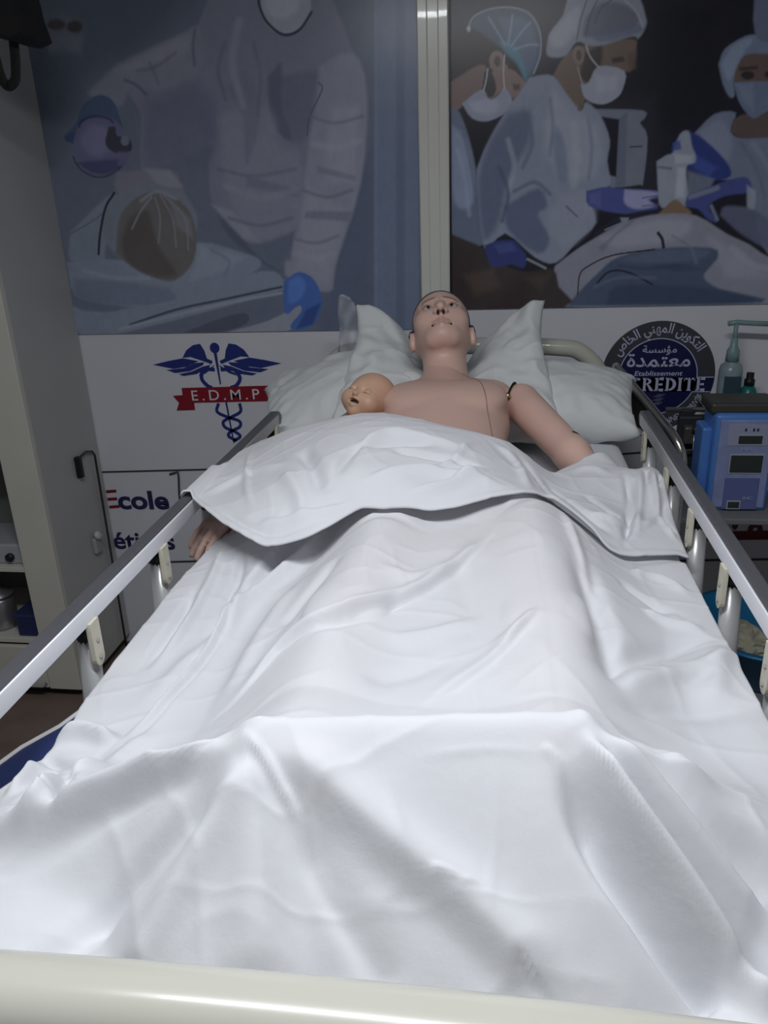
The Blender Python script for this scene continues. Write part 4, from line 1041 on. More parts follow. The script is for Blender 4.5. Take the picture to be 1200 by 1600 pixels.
def ball(name, c, r, m, parent, Mx, n=16):
    bm = bmesh.new(); bmesh.ops.create_uvsphere(bm, u_segments=n, v_segments=n // 2 + 2, radius=1)
    bmesh.ops.transform(bm, matrix=Mx @ Matrix.Translation(c) @ Matrix.Diagonal((r[0], r[1], r[2], 1)), verts=bm.verts)
    return from_bm(name, bm, m, parent, True)
for s in (-1, 1):
    e = ball('eyeball', (s * .034, .1205, .0685), (.0135, .0098, .0098), m_eyew, head, HM)
    ball('iris', (s * .0325, .1205, .0755), (.0062, .0062, .0036), m_iris, e, HM)
    lid = bmesh.new(); sweep(lid, [tuple(HM @ Vector((s * (.0345 + .0145 * math.cos(a)), .1195 + .0105 * math.sin(a), .0765 - .004 * abs(math.cos(a)) ** 2))) for a in np.linspace(.1, math.pi - .1, 12)], circ(.0022, 8), up=tuple(HM.col[2].xyz.normalized()))
    lo2 = from_bm('eyelid', lid, m_skin, head, True); set_colors(lo2, np.tile(SKIN2 * .9, (len(lo2.data.vertices), 1)))
    ball('nostril', (s * .0075, .0768, .0955), (.0040, .0045, .0060), m_void, head, HM, 10)
tm = bmesh.new(); add_box(tm, (-.019, .0495, .071), (.019, .0560, .0815), .002, 2); bmesh.ops.transform(tm, matrix=HM, verts=tm.verts)
from_bm('teeth', tm, m_teeth, head, True)
for s in (-1, 1): ball('mouth_corner', (s * .0245, .0508, .0725), (.0042, .0030, .0040), m_void, head, HM, 10)
# neck seam
nk = [(-.026 + .064 * math.cos(a), 2.185 - .012 * math.sin(a) * 0 , 1.262 + .056 * math.sin(a)) for a in np.linspace(-.2, math.pi + .2, 20)]

# ---- arms with shoulder joint and forearm seam
def hand_field(W0, fwd, side, up, curl):
    """returns list of capsule tuples for a palm and five fingers"""
    W0, fwd, side, up = [np.array(v, float) for v in (W0, fwd, side, up)]
    fwd /= np.linalg.norm(fwd); side /= np.linalg.norm(side); up = np.cross(side, fwd); caps = []
    for k in range(4):
        o = (k - 1.5) * .0195
        k0 = W0 + fwd * .020 + side * o * .75; k1 = W0 + fwd * (.088 - .004 * abs(k - 1.2)) + side * o
        caps.append((k0, k1, .0125, .0105, .012))
        L = (.070, .078, .074, .058)[k]; a = curl
        j1 = k1 + (fwd * math.cos(a) - up * math.sin(a)) * L * .45 + side * o * .10
        j2 = j1 + (fwd * math.cos(2 * a) - up * math.sin(2 * a)) * L * .33
        j3 = j2 + (fwd * math.cos(2.7 * a) - up * math.sin(2.7 * a)) * L * .22
        caps += [(k1, j1, .0098, .0088, .004), (j1, j2, .0088, .0080, .003), (j2, j3, .0080, .0068, .003)]
    t0 = W0 + fwd * .022 - side * .026; t1 = t0 + fwd * .036 - side * .026 - up * .006; t2 = t1 + fwd * .034 - side * .006 - up * .006
    caps += [(t0, t1, .0135, .0105, .010), (t1, t2, .0105, .0082, .004)]
    return caps
def arm(sh, el, wr, caps, r=(.050, .042, .037, .025), name='arm'):
    def f(P):
        d = d_cap(P, sh, el, r[0], r[1]); d = smin(d, d_cap(P, el, wr, r[2] + .004, r[3]), .02)
        first = True
        for a, b, ra, rb, k in caps: d = smin(d, d_cap(P, a, b, ra, rb), k)
        return d
    pts = np.array([sh, el, wr] + [c[1] for c in caps]); lo_, hi_ = pts.min(0) - .07, pts.max(0) + .07
    V_, Fq = surface(f, lo_, hi_, .0042)
    o = link_mesh(name, V_, Fq, m_skin, ADULT); set_colors(o, np.tile(SKIN, (len(V_), 1)) * (1 + .05 * vnoise(V_[:, 0] * 20, V_[:, 1] * 20, 5))[:, None])
    return o
# arm on the camera's right, forearm runs under the sheet
shR, elR, wrR = (.182, 2.095, 1.222), (.300, 1.885, 1.148), (.388, 1.720, 1.098)
armR = arm(shR, elR, wrR, hand_field(wrR, (.18, -.98, -.02), (-.98, -.18, 0), (0, 0, 1), .10))
def joint_ring(c, ax, r, th, name, parent, m=m_void):
    ax = Vector(ax).normalized(); Mx = Matrix.Translation(c) @ ax.to_track_quat('Z', 'Y').to_matrix().to_4x4()
    return turned(name, [(r * .6, -th), (r, -th), (r, th), (r * .6, th)], (0, 0, 0), m, parent, 28, Mx)
ax_ = Vector(elR) - Vector(shR)
joint_ring(Vector(shR) - Vector((.030, -.004, -.002)), (.9, -.25, -.2), .0535, .0016, 'shoulder_gap', armR)
bx = bmesh.new(); bolt = turned('shoulder_bolt', [(.002, 0), (.007, .001), (.007, .004), (.003, .006)], (0, 0, 0), mat('brass', (.6, .42, .16, 1), .25, metal=1), armR, 12, Matrix.Translation((.147, 2.052, 1.252)) @ Matrix.Rotation(1.0, 4, 'X'))
gp = [Vector(elR) - ax_.normalized() * .016 + Vector((math.cos(a) * .038 * .88, math.cos(a) * .038 * .48, math.sin(a) * .0415 + .004)) for a in np.linspace(.25, 1.35, 9)]
tube('forearm_gap', [tuple(p) for p in gp], .0034, m_void, armR, 8)
# arm on the camera's left, hand reaching out under the rail
shL, elL, wrL = (-.200, 2.085, 1.195), (-.350, 1.84, 1.135), (-.428, 1.575, 1.122)
armL = arm(shL, elL, wrL, hand_field(wrL, (-.46, -.86, -.22), (-.80, .46, -.1), (0, 0, 1), .22))

# ---- baby manikin in the crook of the arm
BABY = empty('baby_manikin', (0, 0, 0), 'small baby manikin tucked against the adult manikin, only its laughing head showing', 'manikin')
BM_ = basis_mat((-.222, 1.953, 1.212), (.36, .42, .80), (-.30, -.75, .58), 0, 1.0)
def baby_col(v):
    c = np.tile(np.array([.60, .37, .26]), (len(v), 1)) * (1 + .08 * vnoise(v[:, 0] * 40, v[:, 1] * 40, 9))[:, None]
    lid = sstep(.0016, .0006, np.abs(v[:, 1] - .0600)) * sstep(.012, .009, np.abs(np.abs(v[:, 0]) - .022)) * sstep(.045, .05, v[:, 2])
    c = c * (1 - .6 * lid[:, None])
    return np.clip(c, 0, 1)
bh = place_head('head', head_field(baby=True), (-.08, -.095, -.085), (.08, .14, .09), .0020, BM_, baby_col, BABY)
ball('mouth', (0, .0302, .0555), (.0148, .0062, .006), m_void, bh, BM_)
tg = bmesh.new(); add_box(tg, (-.0105, .0235, .0545), (.0105, .0282, .0640), .0018, 2); bmesh.ops.transform(tg, matrix=BM_, verts=tg.verts)
from_bm('gum', tg, m_teeth, bh, True)
def baby_body(P):
    d = d_ell(P, (-.235, 1.83, 1.165), (.062, .105, .055))
    for s in (-1, 1):
        d = smin(d, d_cap(P, (-.235 + s * .035, 1.76, 1.150), (-.240 + s * .05, 1.66, 1.135), .030, .022), .02)
        d = smin(d, d_cap(P, (-.232 + s * .05, 1.89, 1.165), (-.235 + s * .078, 1.80, 1.150), .022, .017), .015)
    return smin(d, d_cap(P, (-.228, 1.90, 1.18), (-.220, 1.945, 1.215), .034, .032), .02)
V_, Fq = surface(baby_body, (-.36, 1.60, 1.08), (-.11, 2.0, 1.28), .006)
bb = link_mesh('body', V_, Fq, m_skin, BABY); set_colors(bb, np.tile(np.array([.60, .37, .26]), (len(V_), 1)))

# ------------------------------------------------------------------ top sheet
m_sheet = cloth_mat('white_cotton_sheet', (.81, .82, .85, 1), sheer=.10)
FOLDS = [(((-0.108,0.601),(-0.075,0.574),(-0.049,0.552)),3.5,5,5,0),
(((-0.089,0.600),(-0.033,0.570),(0.027,0.543),(0.096,0.520),(0.140,0.499)),8,34,16,1),
(((-0.094,0.596),(-0.066,0.552),(-0.041,0.506),(-0.026,0.476)),-4,30,26,1),
(((-0.100,0.593),(-0.088,0.543),(-0.076,0.477)),5,30,30,1),
(((-0.049,0.554),(-0.021,0.521),(0.028,0.481)),-4,20,14,1),
(((0.201,0.632),(0.235,0.589),(0.284,0.559),(0.349,0.516)),14,18,14,1),
(((0.191,0.615),(0.211,0.572),(0.264,0.533),(0.301,0.516)),-14,20,18,1),
(((0.214,0.634),(0.285,0.609),(0.372,0.578)),11,14,20,1),
(((0.209,0.629),(0.258,0.591),(0.362,0.541)),-10,10,10,1),
(((0.257,0.779),(0.312,0.659),(0.387,0.648)),5,25,25,1),
(((-0.107,0.598),(-0.202,0.618),(-0.310,0.621),(-0.422,0.618)),8,14,18,1),
(((-0.123,0.595),(-0.164,0.569),(-0.239,0.547),(-0.293,0.492)),-9,30,18,1),
(((-0.144,0.615),(-0.247,0.616),(-0.347,0.596),(-0.398,0.577)),-4,25,25,1),
(((-0.108,0.588),(-0.130,0.544),(-0.165,0.503),(-0.185,0.480)),6,22,26,1),
(((0.068,0.528),(0.085,0.528),(0.098,0.525)),1.4,5,6,0),
(((0.094,0.523),(0.104,0.527),(0.108,0.524)),1,5,5,0),
(((0.164,0.618),(0.178,0.609),(0.185,0.595)),1.4,5,6,0),
(((-0.210,0.514),(-0.025,0.506),(0.226,0.538)),0.35,4,5,0),
(((0.127,0.621),(0.125,0.564),(0.118,0.500)),0.45,5,5,0),
(((-0.047,0.584),(-0.034,0.530),(-0.025,0.488)),0.45,4,4,0),
(((0.051,0.601),(0.115,0.611),(0.173,0.613)),0.4,5,5,0),
(((0.116,1.259),(0.016,1.082),(-0.073,0.979),(-0.112,0.950),(-0.180,0.937),(-0.232,0.857)),9,6,24,0),
(((-0.004,1.061),(-0.065,0.962),(-0.129,0.923)),-5,12,8,0),
(((0.188,1.002),(0.127,0.913),(0.077,0.852),(0.030,0.793)),4,5,18,0),
(((0.180,0.996),(0.128,0.918)),3,6,16,0),
(((-0.194,1.468),(-0.213,1.310),(-0.296,1.160),(-0.313,1.009)),9,20,14,0),
(((-0.215,1.409),(-0.261,1.285),(-0.321,1.158),(-0.335,0.982)),-7,15,15,0),
(((-0.283,1.325),(-0.308,1.193),(-0.334,1.008),(-0.367,0.883)),6,14,18,0),
(((-0.196,1.205),(-0.228,1.108),(-0.239,0.936),(-0.250,0.856)),5,25,18,0),
(((-0.123,1.189),(-0.171,1.100),(-0.197,0.997)),-5,20,20,0),
(((-0.335,1.251),(-0.312,1.064),(-0.331,0.889),(-0.363,0.777)),9,24,6,0),
(((-0.327,1.248),(-0.302,1.057),(-0.323,0.882),(-0.354,0.768)),-5,6,8,0),
(((-0.416,1.414),(-0.387,1.271),(-0.379,1.101),(-0.383,0.953)),6,10,14,0),
(((-0.351,1.338),(-0.332,1.241),(-0.338,1.141)),-7,12,12,0),
(((-0.403,1.230),(-0.397,1.091),(-0.401,0.960)),-5,10,10,0),
(((0.258,1.246),(0.269,1.054),(0.272,0.862)),-12,30,30,0),
(((0.242,1.390),(0.258,1.246),(0.271,1.112)),5,14,14,0),
(((0.460,1.143),(0.373,1.077),(0.250,0.919)),-7,20,20,0),
(((0.517,1.091),(0.419,1.040),(0.271,0.890)),6,16,22,0),
(((0.351,1.320),(0.408,1.327),(0.450,1.271)),5,10,12,0),
(((0.319,1.250),(0.360,1.234),(0.416,1.200)),-6,12,12,0),
(((0.351,1.181),(0.399,1.166),(0.449,1.152)),5,12,12,0),
(((0.466,1.124),(0.432,1.017),(0.405,0.938)),5,20,20,0),
(((0.265,0.842),(0.350,0.913),(0.465,0.951)),-5,20,25,0),
(((0.044,1.211),(0.081,1.071),(0.094,0.938)),-3,25,25,0),
(((-0.059,1.115),(-0.009,1.113),(0.048,1.145)),3,12,16,0),
(((-0.026,0.935),(0.041,0.968),(0.110,1.018)),3,14,20,0),
(((-0.045,0.838),(0.015,0.874),(0.078,0.923)),-3,16,20,0),
(((-0.357,0.800),(-0.413,0.815),(-0.454,0.800)),12,10,14,0),
(((-0.354,0.768),(-0.402,0.761),(-0.453,0.774)),-12,9,9,0),
(((-0.336,0.748),(-0.362,0.693),(-0.363,0.632),(-0.391,0.614)),9,12,14,0),
(((-0.419,0.754),(-0.403,0.691),(-0.400,0.646)),-10,9,9,0),
(((-0.391,0.741),(-0.337,0.638),(-0.357,0.618)),-8,9,9,0),
(((-0.452,0.765),(-0.439,0.714),(-0.438,0.681)),8,10,10,0),
(((-0.315,0.837),(-0.345,0.765),(-0.341,0.639)),5,16,16,0)]
FLAP_FOLDS = [(((-0.467,1.442),(-0.392,1.505),(-0.283,1.458)),5,14,16),
(((-0.430,1.679),(-0.366,1.443),(-0.318,1.319)),4,7,9),
(((-0.273,1.531),(-0.191,1.328),(-0.186,1.293)),-9,18,18),
(((-0.286,1.418),(-0.221,1.297),(-0.223,1.249)),6,16,16),
(((-0.168,1.325),(-0.140,1.447),(-0.046,1.488),(0.052,1.490)),-8,12,18),
(((-0.154,1.389),(-0.099,1.514),(0.002,1.500),(0.101,1.483)),7,12,18),
(((-0.091,1.452),(0.007,1.437),(0.103,1.420)),-6,10,12),
(((-0.121,1.322),(-0.035,1.373),(0.080,1.384),(0.149,1.384)),5,10,16),
(((-0.029,1.315),(0.036,1.350),(0.114,1.432)),6,10,14),
(((-0.046,1.371),(0.032,1.412),(0.075,1.554)),4,8,10),
(((0.113,1.605),(0.164,1.544),(0.184,1.409)),7,14,14),
(((0.152,1.630),(0.204,1.567),(0.222,1.448)),-5,10,10),
(((0.219,1.603),(0.277,1.513),(0.343,1.437)),-7,14,14),
(((0.203,1.418),(0.268,1.412),(0.335,1.389)),7,6,14),
(((0.236,1.665),(0.309,1.732),(0.374,1.700)),5,12,14),
(((0.293,1.615),(0.343,1.541),(0.379,1.483)),-4,10,10),
(((0.301,1.504),(0.351,1.503),(0.407,1.546)),5,7,9),
(((0.397,1.719),(0.398,1.617),(0.360,1.428)),-14,9,9),
(((0.433,1.733),(0.418,1.620),(0.389,1.465)),7,9,9),
(((0.461,1.754),(0.456,1.664),(0.452,1.550)),8,9,9),
(((0.448,1.748),(0.439,1.679)),-9,5,5),
(((0.478,1.752),(0.466,1.679)),-9,5,5),
(((0.475,1.653),(0.458,1.584),(0.477,1.516)),-6,8,8),
(((0.399,1.495),(0.448,1.563),(0.472,1.486)),5,8,8),
(((-0.302,1.281),(-0.240,1.271),(-0.184,1.281),(-0.118,1.299)),5,8,14),
(((-0.392,1.356),(-0.298,1.266),(-0.235,1.249),(-0.181,1.264)),-3,8,10)]
FLAP_PTS = [(-0.472,1.598,1.200),(-0.456,1.738,1.205),(-0.348,1.716,1.250),(-0.238,1.696,1.285),(-0.141,1.719,1.295),(-0.068,1.699,1.290),(0.005,1.649,1.285),(0.086,1.629,1.270),(0.139,1.646,1.250),(0.182,1.707,1.200),(0.225,1.760,1.130),(0.264,1.772,1.145),(0.314,1.782,1.165),(0.383,1.827,1.160),(0.416,1.836,1.120),(0.430,1.805,1.115),(0.444,1.796,1.140),(0.466,1.785,1.150),(0.497,1.777,1.130),(-0.475,1.425,1.195),(-0.380,1.315,1.190),(-0.290,1.235,1.185),(-0.243,1.229,1.190),(-0.187,1.236,1.205),(-0.133,1.285,1.225),(-0.072,1.292,1.232),(-0.005,1.289,1.228),(0.039,1.303,1.228),(0.104,1.339,1.232),(0.196,1.397,1.225),(0.231,1.405,1.200),(0.267,1.403,1.170),(0.302,1.391,1.140),(0.337,1.383,1.115),(0.399,1.408,1.100),(0.462,1.436,1.090),(-0.196,1.355,1.275),(-0.085,1.402,1.285),(0.010,1.397,1.275),(0.080,1.401,1.268),(-0.297,1.359,1.235),(-0.417,1.450,1.200),(0.150,1.430,1.240),(0.244,1.583,1.160),(0.283,1.573,1.150),(0.333,1.565,1.140),(0.396,1.596,1.115),(0.436,1.657,1.135),(0.459,1.554,1.105),(0.492,1.558,1.090),(-0.119,1.311,1.255),(-0.029,1.314,1.255),(0.126,1.499,1.255),(0.325,1.679,1.155)]
FLAP_TOP = [(-0.472,1.598),(-0.456,1.738),(-0.348,1.716),(-0.238,1.696),(-0.141,1.719),(-0.068,1.699),(0.005,1.649),(0.086,1.629),(0.139,1.646),(0.182,1.707),(0.225,1.760),(0.264,1.772),(0.314,1.782),(0.383,1.827),(0.416,1.836),(0.430,1.805),(0.444,1.796),(0.466,1.785),(0.497,1.777)]
FLAP_LOW = [(-0.475,1.425),(-0.380,1.315),(-0.290,1.235),(-0.243,1.229),(-0.187,1.236),(-0.133,1.285),(-0.072,1.292),(-0.005,1.289),(0.039,1.303),(0.104,1.339),(0.196,1.397),(0.231,1.405),(0.267,1.403),(0.302,1.391),(0.337,1.383),(0.399,1.408),(0.462,1.436)]
def fold_height(x, y, folds, base, gain=1.0):
    """fold displacement; distances run along the draped surface, so folds keep their width where it falls steeply"""
    zb = base(x, y); out = np.zeros_like(x)
    for pts, amp, wl, wr, *op in folds:
        Q = np.array(catmull(pts, 6)) if len(pts) > 2 else np.array(pts, float)
        Q = np.c_[Q, base(Q[:, 0], Q[:, 1])]
        L = np.r_[0, np.cumsum(np.linalg.norm(np.diff(Q, axis=0), axis=1))]
        i = (x > Q[:, 0].min() - .10) & (x < Q[:, 0].max() + .10) & (y > Q[:, 1].min() - .10) & (y < Q[:, 1].max() + .10)
        if not i.any(): continue
        P = np.stack([x[i], y[i], zb[i]], -1); b = np.full(len(P), 9.); s_ = np.ones(len(P)); t_ = np.zeros(len(P))
        for k in range(len(Q) - 1):
            e = Q[k + 1] - Q[k]; d0 = P - Q[k]; t = np.clip(d0 @ e / (e @ e), 0, 1); d = np.linalg.norm(d0 - t[:, None] * e, axis=1); m = d < b
            b = np.where(m, d, b); s_ = np.where(m, np.sign(e[0] * d0[:, 1] - e[1] * d0[:, 0]), s_); t_ = np.where(m, (L[k] + t * (L[k + 1] - L[k])) / L[-1], t_)
        w = np.where(s_ > 0, wl, wr) * .00085
        tap = sstep(0, .25, t_) * (1 if op and op[0] else sstep(1, .7, t_)) * .9 + .1
        out[i] += gain * amp * .001 * np.exp(-(b / w) ** 2) * tap
    return out
def tps(P):
    P = np.array(P); n = len(P)
    def K(d): return np.where(d > 1e-9, d * d * np.log(d + 1e-12), 0)
    D = np.hypot(P[:, None, 0] - P[None, :, 0], P[:, None, 1] - P[None, :, 1])
    M = np.zeros((n + 3, n + 3)); M[:n, :n] = K(D) + np.eye(n) * 1e-4; M[:n, n] = 1; M[:n, n + 1:] = P[:, :2]; M[n:, :n] = M[:n, n:].T
    s = np.linalg.solve(M, np.r_[P[:, 2], 0, 0, 0])
    def f(x, y):
        z = s[n] + s[n + 1] * x + s[n + 2] * y
        for i in range(n): z = z + s[i] * K(np.hypot(x - P[i, 0], y - P[i, 1]))
        return z
    return f
flap_z0 = tps(FLAP_PTS)
ft = np.array(sorted(tuple(q) for q in catmull(sorted(FLAP_TOP), 6))); fl_ = np.array(sorted(tuple(q) for q in catmull(sorted(FLAP_LOW), 6)))
for a_ in (ft, fl_):
    for _ in range(3): a_[1:-1, 1] = (a_[:-2, 1] + a_[1:-1, 1] + a_[2:, 1]) / 3
def flap_hi(x): return np.interp(x, ft[:, 0], ft[:, 1])
def flap_lo(x): return np.interp(x, fl_[:, 0], fl_[:, 1])
def crinkle(x, y, s=0):
    w = .03 * vnoise(x * 6, y * 6, 20 + s)
    r = 1 - np.abs(vnoise((x + w) * 14 + y * 5, (y - w) * 9, 21 + s))
    r2 = 1 - np.abs(vnoise((x - w) * 8 - y * 9, (y + w) * 15, 22 + s))
    return .0018 * (r ** 5 + r2 ** 5) + .003 * vnoise(x * 9, y * 9, 23 + s)
def top_map(objs, cell=.008):
    P = []
    for o in objs:
        c = np.empty(len(o.data.vertices) * 3); o.data.vertices.foreach_get('co', c); P.append(c.reshape(-1, 3))
    P = np.concatenate(P); G = np.full((140, 240), .9); i = np.clip(((P[:, 0] + .56) / cell).astype(int), 0, 139); j = np.clip(((P[:, 1] - .44) / cell).astype(int), 0, 239)
    np.maximum.at(G, (i, j), P[:, 2])
    for _ in range(2):
        D = G.copy()
        for a in (-1, 0, 1):
            for b in (-1, 0, 1): D = np.maximum(D, np.roll(np.roll(G, a, 0), b, 1))
        G = D
    for _ in range(3): G = (G + np.roll(G, 1, 0) + np.roll(G, -1, 0) + np.roll(G, 1, 1) + np.roll(G, -1, 1)) / 5
    def f(x, y):
        u = np.clip((x + .56) / cell - .5, 0, 138.9); v = np.clip((y - .44) / cell - .5, 0, 238.9); a = u.astype(int); b = v.astype(int); fu, fv = u - a, v - b
        return (G[a, b] * (1 - fu) + G[a + 1, b] * fu) * (1 - fv) + (G[a, b + 1] * (1 - fu) + G[a + 1, b + 1] * fu) * fv
    return f
top_legs = top_map([torso]); top_all = top_map([torso, armR, armL, bb])
def soft_over(z, t, k=.006): return np.maximum(z, t) + k * np.exp(-np.abs(z - t) / k) * .3
def sheet_z(x, y):
    z = sheet_base(x, y); e = .004
    gx = (sheet_base(x + e, y) - sheet_base(x - e, y)) / (2 * e); gy = (sheet_base(x, y + e) - sheet_base(x, y - e)) / (2 * e)
    # displacement is measured along the surface normal; lift the height field by its vertical equivalent
    z = z + (fold_height(x, y, FOLDS, sheet_base, 2.1) + crinkle(x, y)) * np.minimum(np.sqrt(1 + gx * gx + gy * gy), 2.0)
    under = sstep(-.035, .02, y - flap_lo(x)) * (x > -.47) * (x < .47)
    zf = flap_z0(np.clip(x, -.46, .46), np.clip(y, 1.15, 1.8)) - .014
    z = np.where(under > 0, np.minimum(z, z * (1 - under) + zf * under), z)
    return soft_over(z, top_legs(x, y) + .004)
def build_sheet():
    ys = np.r_[np.arange(.452, .70, .0022), np.arange(.70, 1.45, .0038), np.arange(1.45, 1.70, .012)]
    us = np.arange(-.62, .6201, .0034)
    Ug, Yg = np.meshgrid(us, ys)
    eL = np.interp(Yg, (.45, .70, .76, .82, .88, 1.0, 1.3, 1.45, 1.7), (.47, .47, .452, .440, .452, .458, .455, .448, .43)); eR = np.interp(Yg, (.45, 1.0, 1.7), (.474, .474, .466))
    hangL = np.interp(Yg, (.45, .66, .72, .86, .94, 1.2, 1.35, 1.7), (.14, .14, .02, .02, .13, .14, .03, .02)); hangR = np.interp(Yg, (.45, 1.7), (.15, .12))
    e = np.where(Ug < 0, eL, eR); a = np.abs(Ug)
    over = np.clip((a - .44) / .18, 0, 1)                 # 0 on the mattress, 1 at the sheet's edge
    hang = np.where(Ug < 0, hangL, hangR)
    xs = np.sign(Ug) * np.where(a < .44, a * e / .44 * 1.0, e)
    Z = sheet_z(xs, Yg)
    Z = np.where(a < .44, Z, Z - over * hang)
    rad = sstep(.40, .46, a) * .006; Z = Z - rad * (1 - over)
    wave = .006 * np.sin(Yg * 46 + 2 * vnoise(Yg * 7, Ug * 2, 5)) * over * np.clip(hang / .1, 0, 1)
    X = xs + np.sign(Ug) * np.clip(over, 0, 1) * (.004 + wave)
    ny, nu = Ug.shape; V_ = np.stack([X, Yg, Z], -1).reshape(-1, 3); I = np.arange(ny * nu).reshape(ny, nu)
    q = np.stack([I[:-1, :-1], I[:-1, 1:], I[1:, 1:], I[1:, :-1]], -1).reshape(-1, 4)
    return link_mesh('bed_sheet', V_, q, m_sheet)
sheet = build_sheet()
tag(sheet, 'crumpled white top sheet draped over the manikin legs and feet', 'sheet')
def build_flap():
    x0, x1 = -.500, .482
    xs = np.linspace(x0, x1, 230); ts = np.linspace(0, 1, 130)
    T, X = np.meshgrid(ts, xs, indexing='ij')
    lo_ = flap_lo(X); hi_ = flap_hi(X)
    lo_ = lo_ + .004 * vnoise(X * 14, X * 0, 31); hi_ = hi_ + .004 * vnoise(X * 17, X * 0 + 5, 32)
    Y = lo_ + (hi_ - lo_) * T
    Z = flap_z0(X, Y) + fold_height(X, Y, FLAP_FOLDS, flap_z0, 1.9) + crinkle(X, Y, 9)
    # hangs over the left rail
    Z = np.where(X < -.47, np.maximum(Z, 1.209), Z)
    drop = np.clip((-X - .494) / .006, 0, 1); Z = Z - .012 * drop
    Z = soft_over(np.maximum(Z, 1.082), top_all(X, Y) + .012)
    edge = sstep(.07, .02, T); Z = Z + .004 * edge
    V_ = np.stack([X, Y, Z], -1).reshape(-1, 3); I = np.arange(V_.shape[0]).reshape(T.shape)
    q = np.stack([I[:-1, :-1], I[:-1, 1:], I[1:, 1:], I[1:, :-1]], -1).reshape(-1, 4)
    o = link_mesh('turned_back_edge', V_, q, m_sheet, sheet)
    md = o.modifiers.new('hem', 'SOLIDIFY'); md.thickness = .0035; md.offset = -1
    tag(o, 'turned-back top edge of the sheet lying over the abdomen and left rail')
    return o
build_flap()

# ------------------------------------------------------------------ tall cabinet on the left
m_cab = mat('cream_cabinet_steel', (.66, .65, .58, 1), .45, noise=.03, nscale=5)
m_cabside = mat('grey_cabinet_side', (.50, .50, .49, 1), .5, noise=.03, nscale=4)
m_inside = mat('cabinet_inside', (.22, .22, .22, 1), .6)
CAB = empty('supply_cabinet', (0, 0, 0), 'tall cream supply cabinet with open shelves at the left wall', 'cabinet')
cx1 = -1.452; cx0 = -2.06; cy0, cy1 = 2.455, 2.897; cz0, cz1 = .005, 2.55
box('side_panel', (cx1 - .02, cy0 + .022, cz0), (cx1, cy1, cz1), m_cabside, CAB, .002)
box('side_panel', (cx0, cy0 + .022, cz0), (cx0 + .02, cy1, cz1), m_cabside, CAB, .002)
box('back_panel', (cx0 + .02, cy1 - .015, cz0), (cx1 - .02, cy1, cz1), m_inside, CAB)
box('top_panel', (cx0, cy0 + .022, cz1), (cx1, cy1, cz1 + .02), m_cab, CAB)
box('plinth', (cx0 + .03, cy0 + .05, -.04), (cx1 - .03, cy1, cz0), mat('plinth_dark', (.03, .03, .03, 1), .6), CAB)
box('front_stile', (cx1 - .130, cy0, cz0), (cx1, cy0 + .022, cz1), m_cab, CAB, .003)
box('front_stile', (cx0, cy0, cz0), (cx0 + .05, cy0 + .022, cz1), m_cab, CAB, .003)
box('top_door', (cx0 + .05, cy0, .99), (cx1 - .130, cy0 + .022, cz1), m_cab, CAB, .003)
for z in (.20, .50):
    box('shelf', (cx0 + .02, cy0 + .01, z), (cx1 - .02, cy1 - .015, z + .02), m_cab, CAB, .002)
dr = box('drawer_front', (cx0 + .052, cy0 - .001, .01), (cx1 - .132, cy0 + .02, .19), m_cab, CAB, .003)
tube('drawer_handle', [(cx0 + .12, cy0 - .004, .03), (cx0 + .12, cy0 - .022, .03), (cx1 - .14, cy0 - .022, .03), (cx1 - .14, cy0 - .004, .03)], .006, m_frame, dr, 8)
# things on its shelves
dv = empty('white_device', (0, 0, 0), 'pale boxy device with a round black knob on the upper cabinet shelf', 'device')
box('casing', (-1.86, 2.49, .521), (-1.605, 2.70, .60), mat('device_pale', (.42, .44, .46, 1), .4), dv, .008)
turned('knob', [(.001, 0), (.016, 0), (.016, .012), (.001, .014)], (0, 0, 0), m_dark, dv, 18, Matrix.Translation((-1.648, 2.49, .55)) @ Matrix.Rotation(math.pi / 2, 4, 'X'))
nb = empty('navy_box', (0, 0, 0), 'small navy storage box on the lower cabinet shelf', 'box')
box('tray', (-1.68, 2.48, .221), (-1.60, 2.62, .30), m_navyv, nb, .006); box('lid', (-1.685, 2.475, .30), (-1.595, 2.625, .315), mat('navy_lid', (.03, .04, .12, 1), .4), nb, .004)
jar = empty('steel_jar', (0, 0, 0), 'round grey steel jar beside the navy box on the lower cabinet shelf', 'jar')
turned('jar_body', [(.01, 0), (.055, 0), (.058, .01), (.058, .12), (.05, .13), (.01, .13)], (-1.79, 2.56, .221), mat('steel_dull', (.4, .4, .42, 1), .35, metal=.8), jar, 24)
turned('jar_lid', [(.01, 0), (.06, 0), (.06, .012), (.02, .022), (.012, .04), (.003, .042)], (-1.79, 2.56, .351), MATS['steel_dull'], jar, 24)
# bent rod and clip on the cabinet side
rd = empty('bent_rod', (0, 0, 0), 'thin bent metal rod with black end running down the cabinet side', 'rod')
p_top = np.array((-1.440, 2.839, 0.850)); p_br = np.array((-1.440, 2.718, 0.860)); p_bot = np.array((-1.440, 2.824, -0.046))
tube('rod', [tuple(p_br + np.array([0, 0, -.0])), tuple(p_br * .5 + p_top * .5 + np.array([0, 0, .012])), tuple(p_top + np.array([0, -.015, .004])), tuple(p_top + np.array([0, 0, -.015])), tuple(p_top * .5 + p_bot * .5), tuple(p_bot)], .0045, mat('grey_rod', (.06, .065, .065, 1), .4, metal=.3), rd, 10, up=(1, 0, 0))
b0 = p_br
box('black_end', (b0[0] - .012, b0[1] - .018, b0[2] - .075), (b0[0] + .010, b0[1] + .006, b0[2] + .008), m_dark, rd, .004)
cl = np.array((-1.445, 2.739, 0.530))
ck = empty('white_clip', (0, 0, 0), 'small white plastic clip on the cabinet side below the bent rod', 'clip')
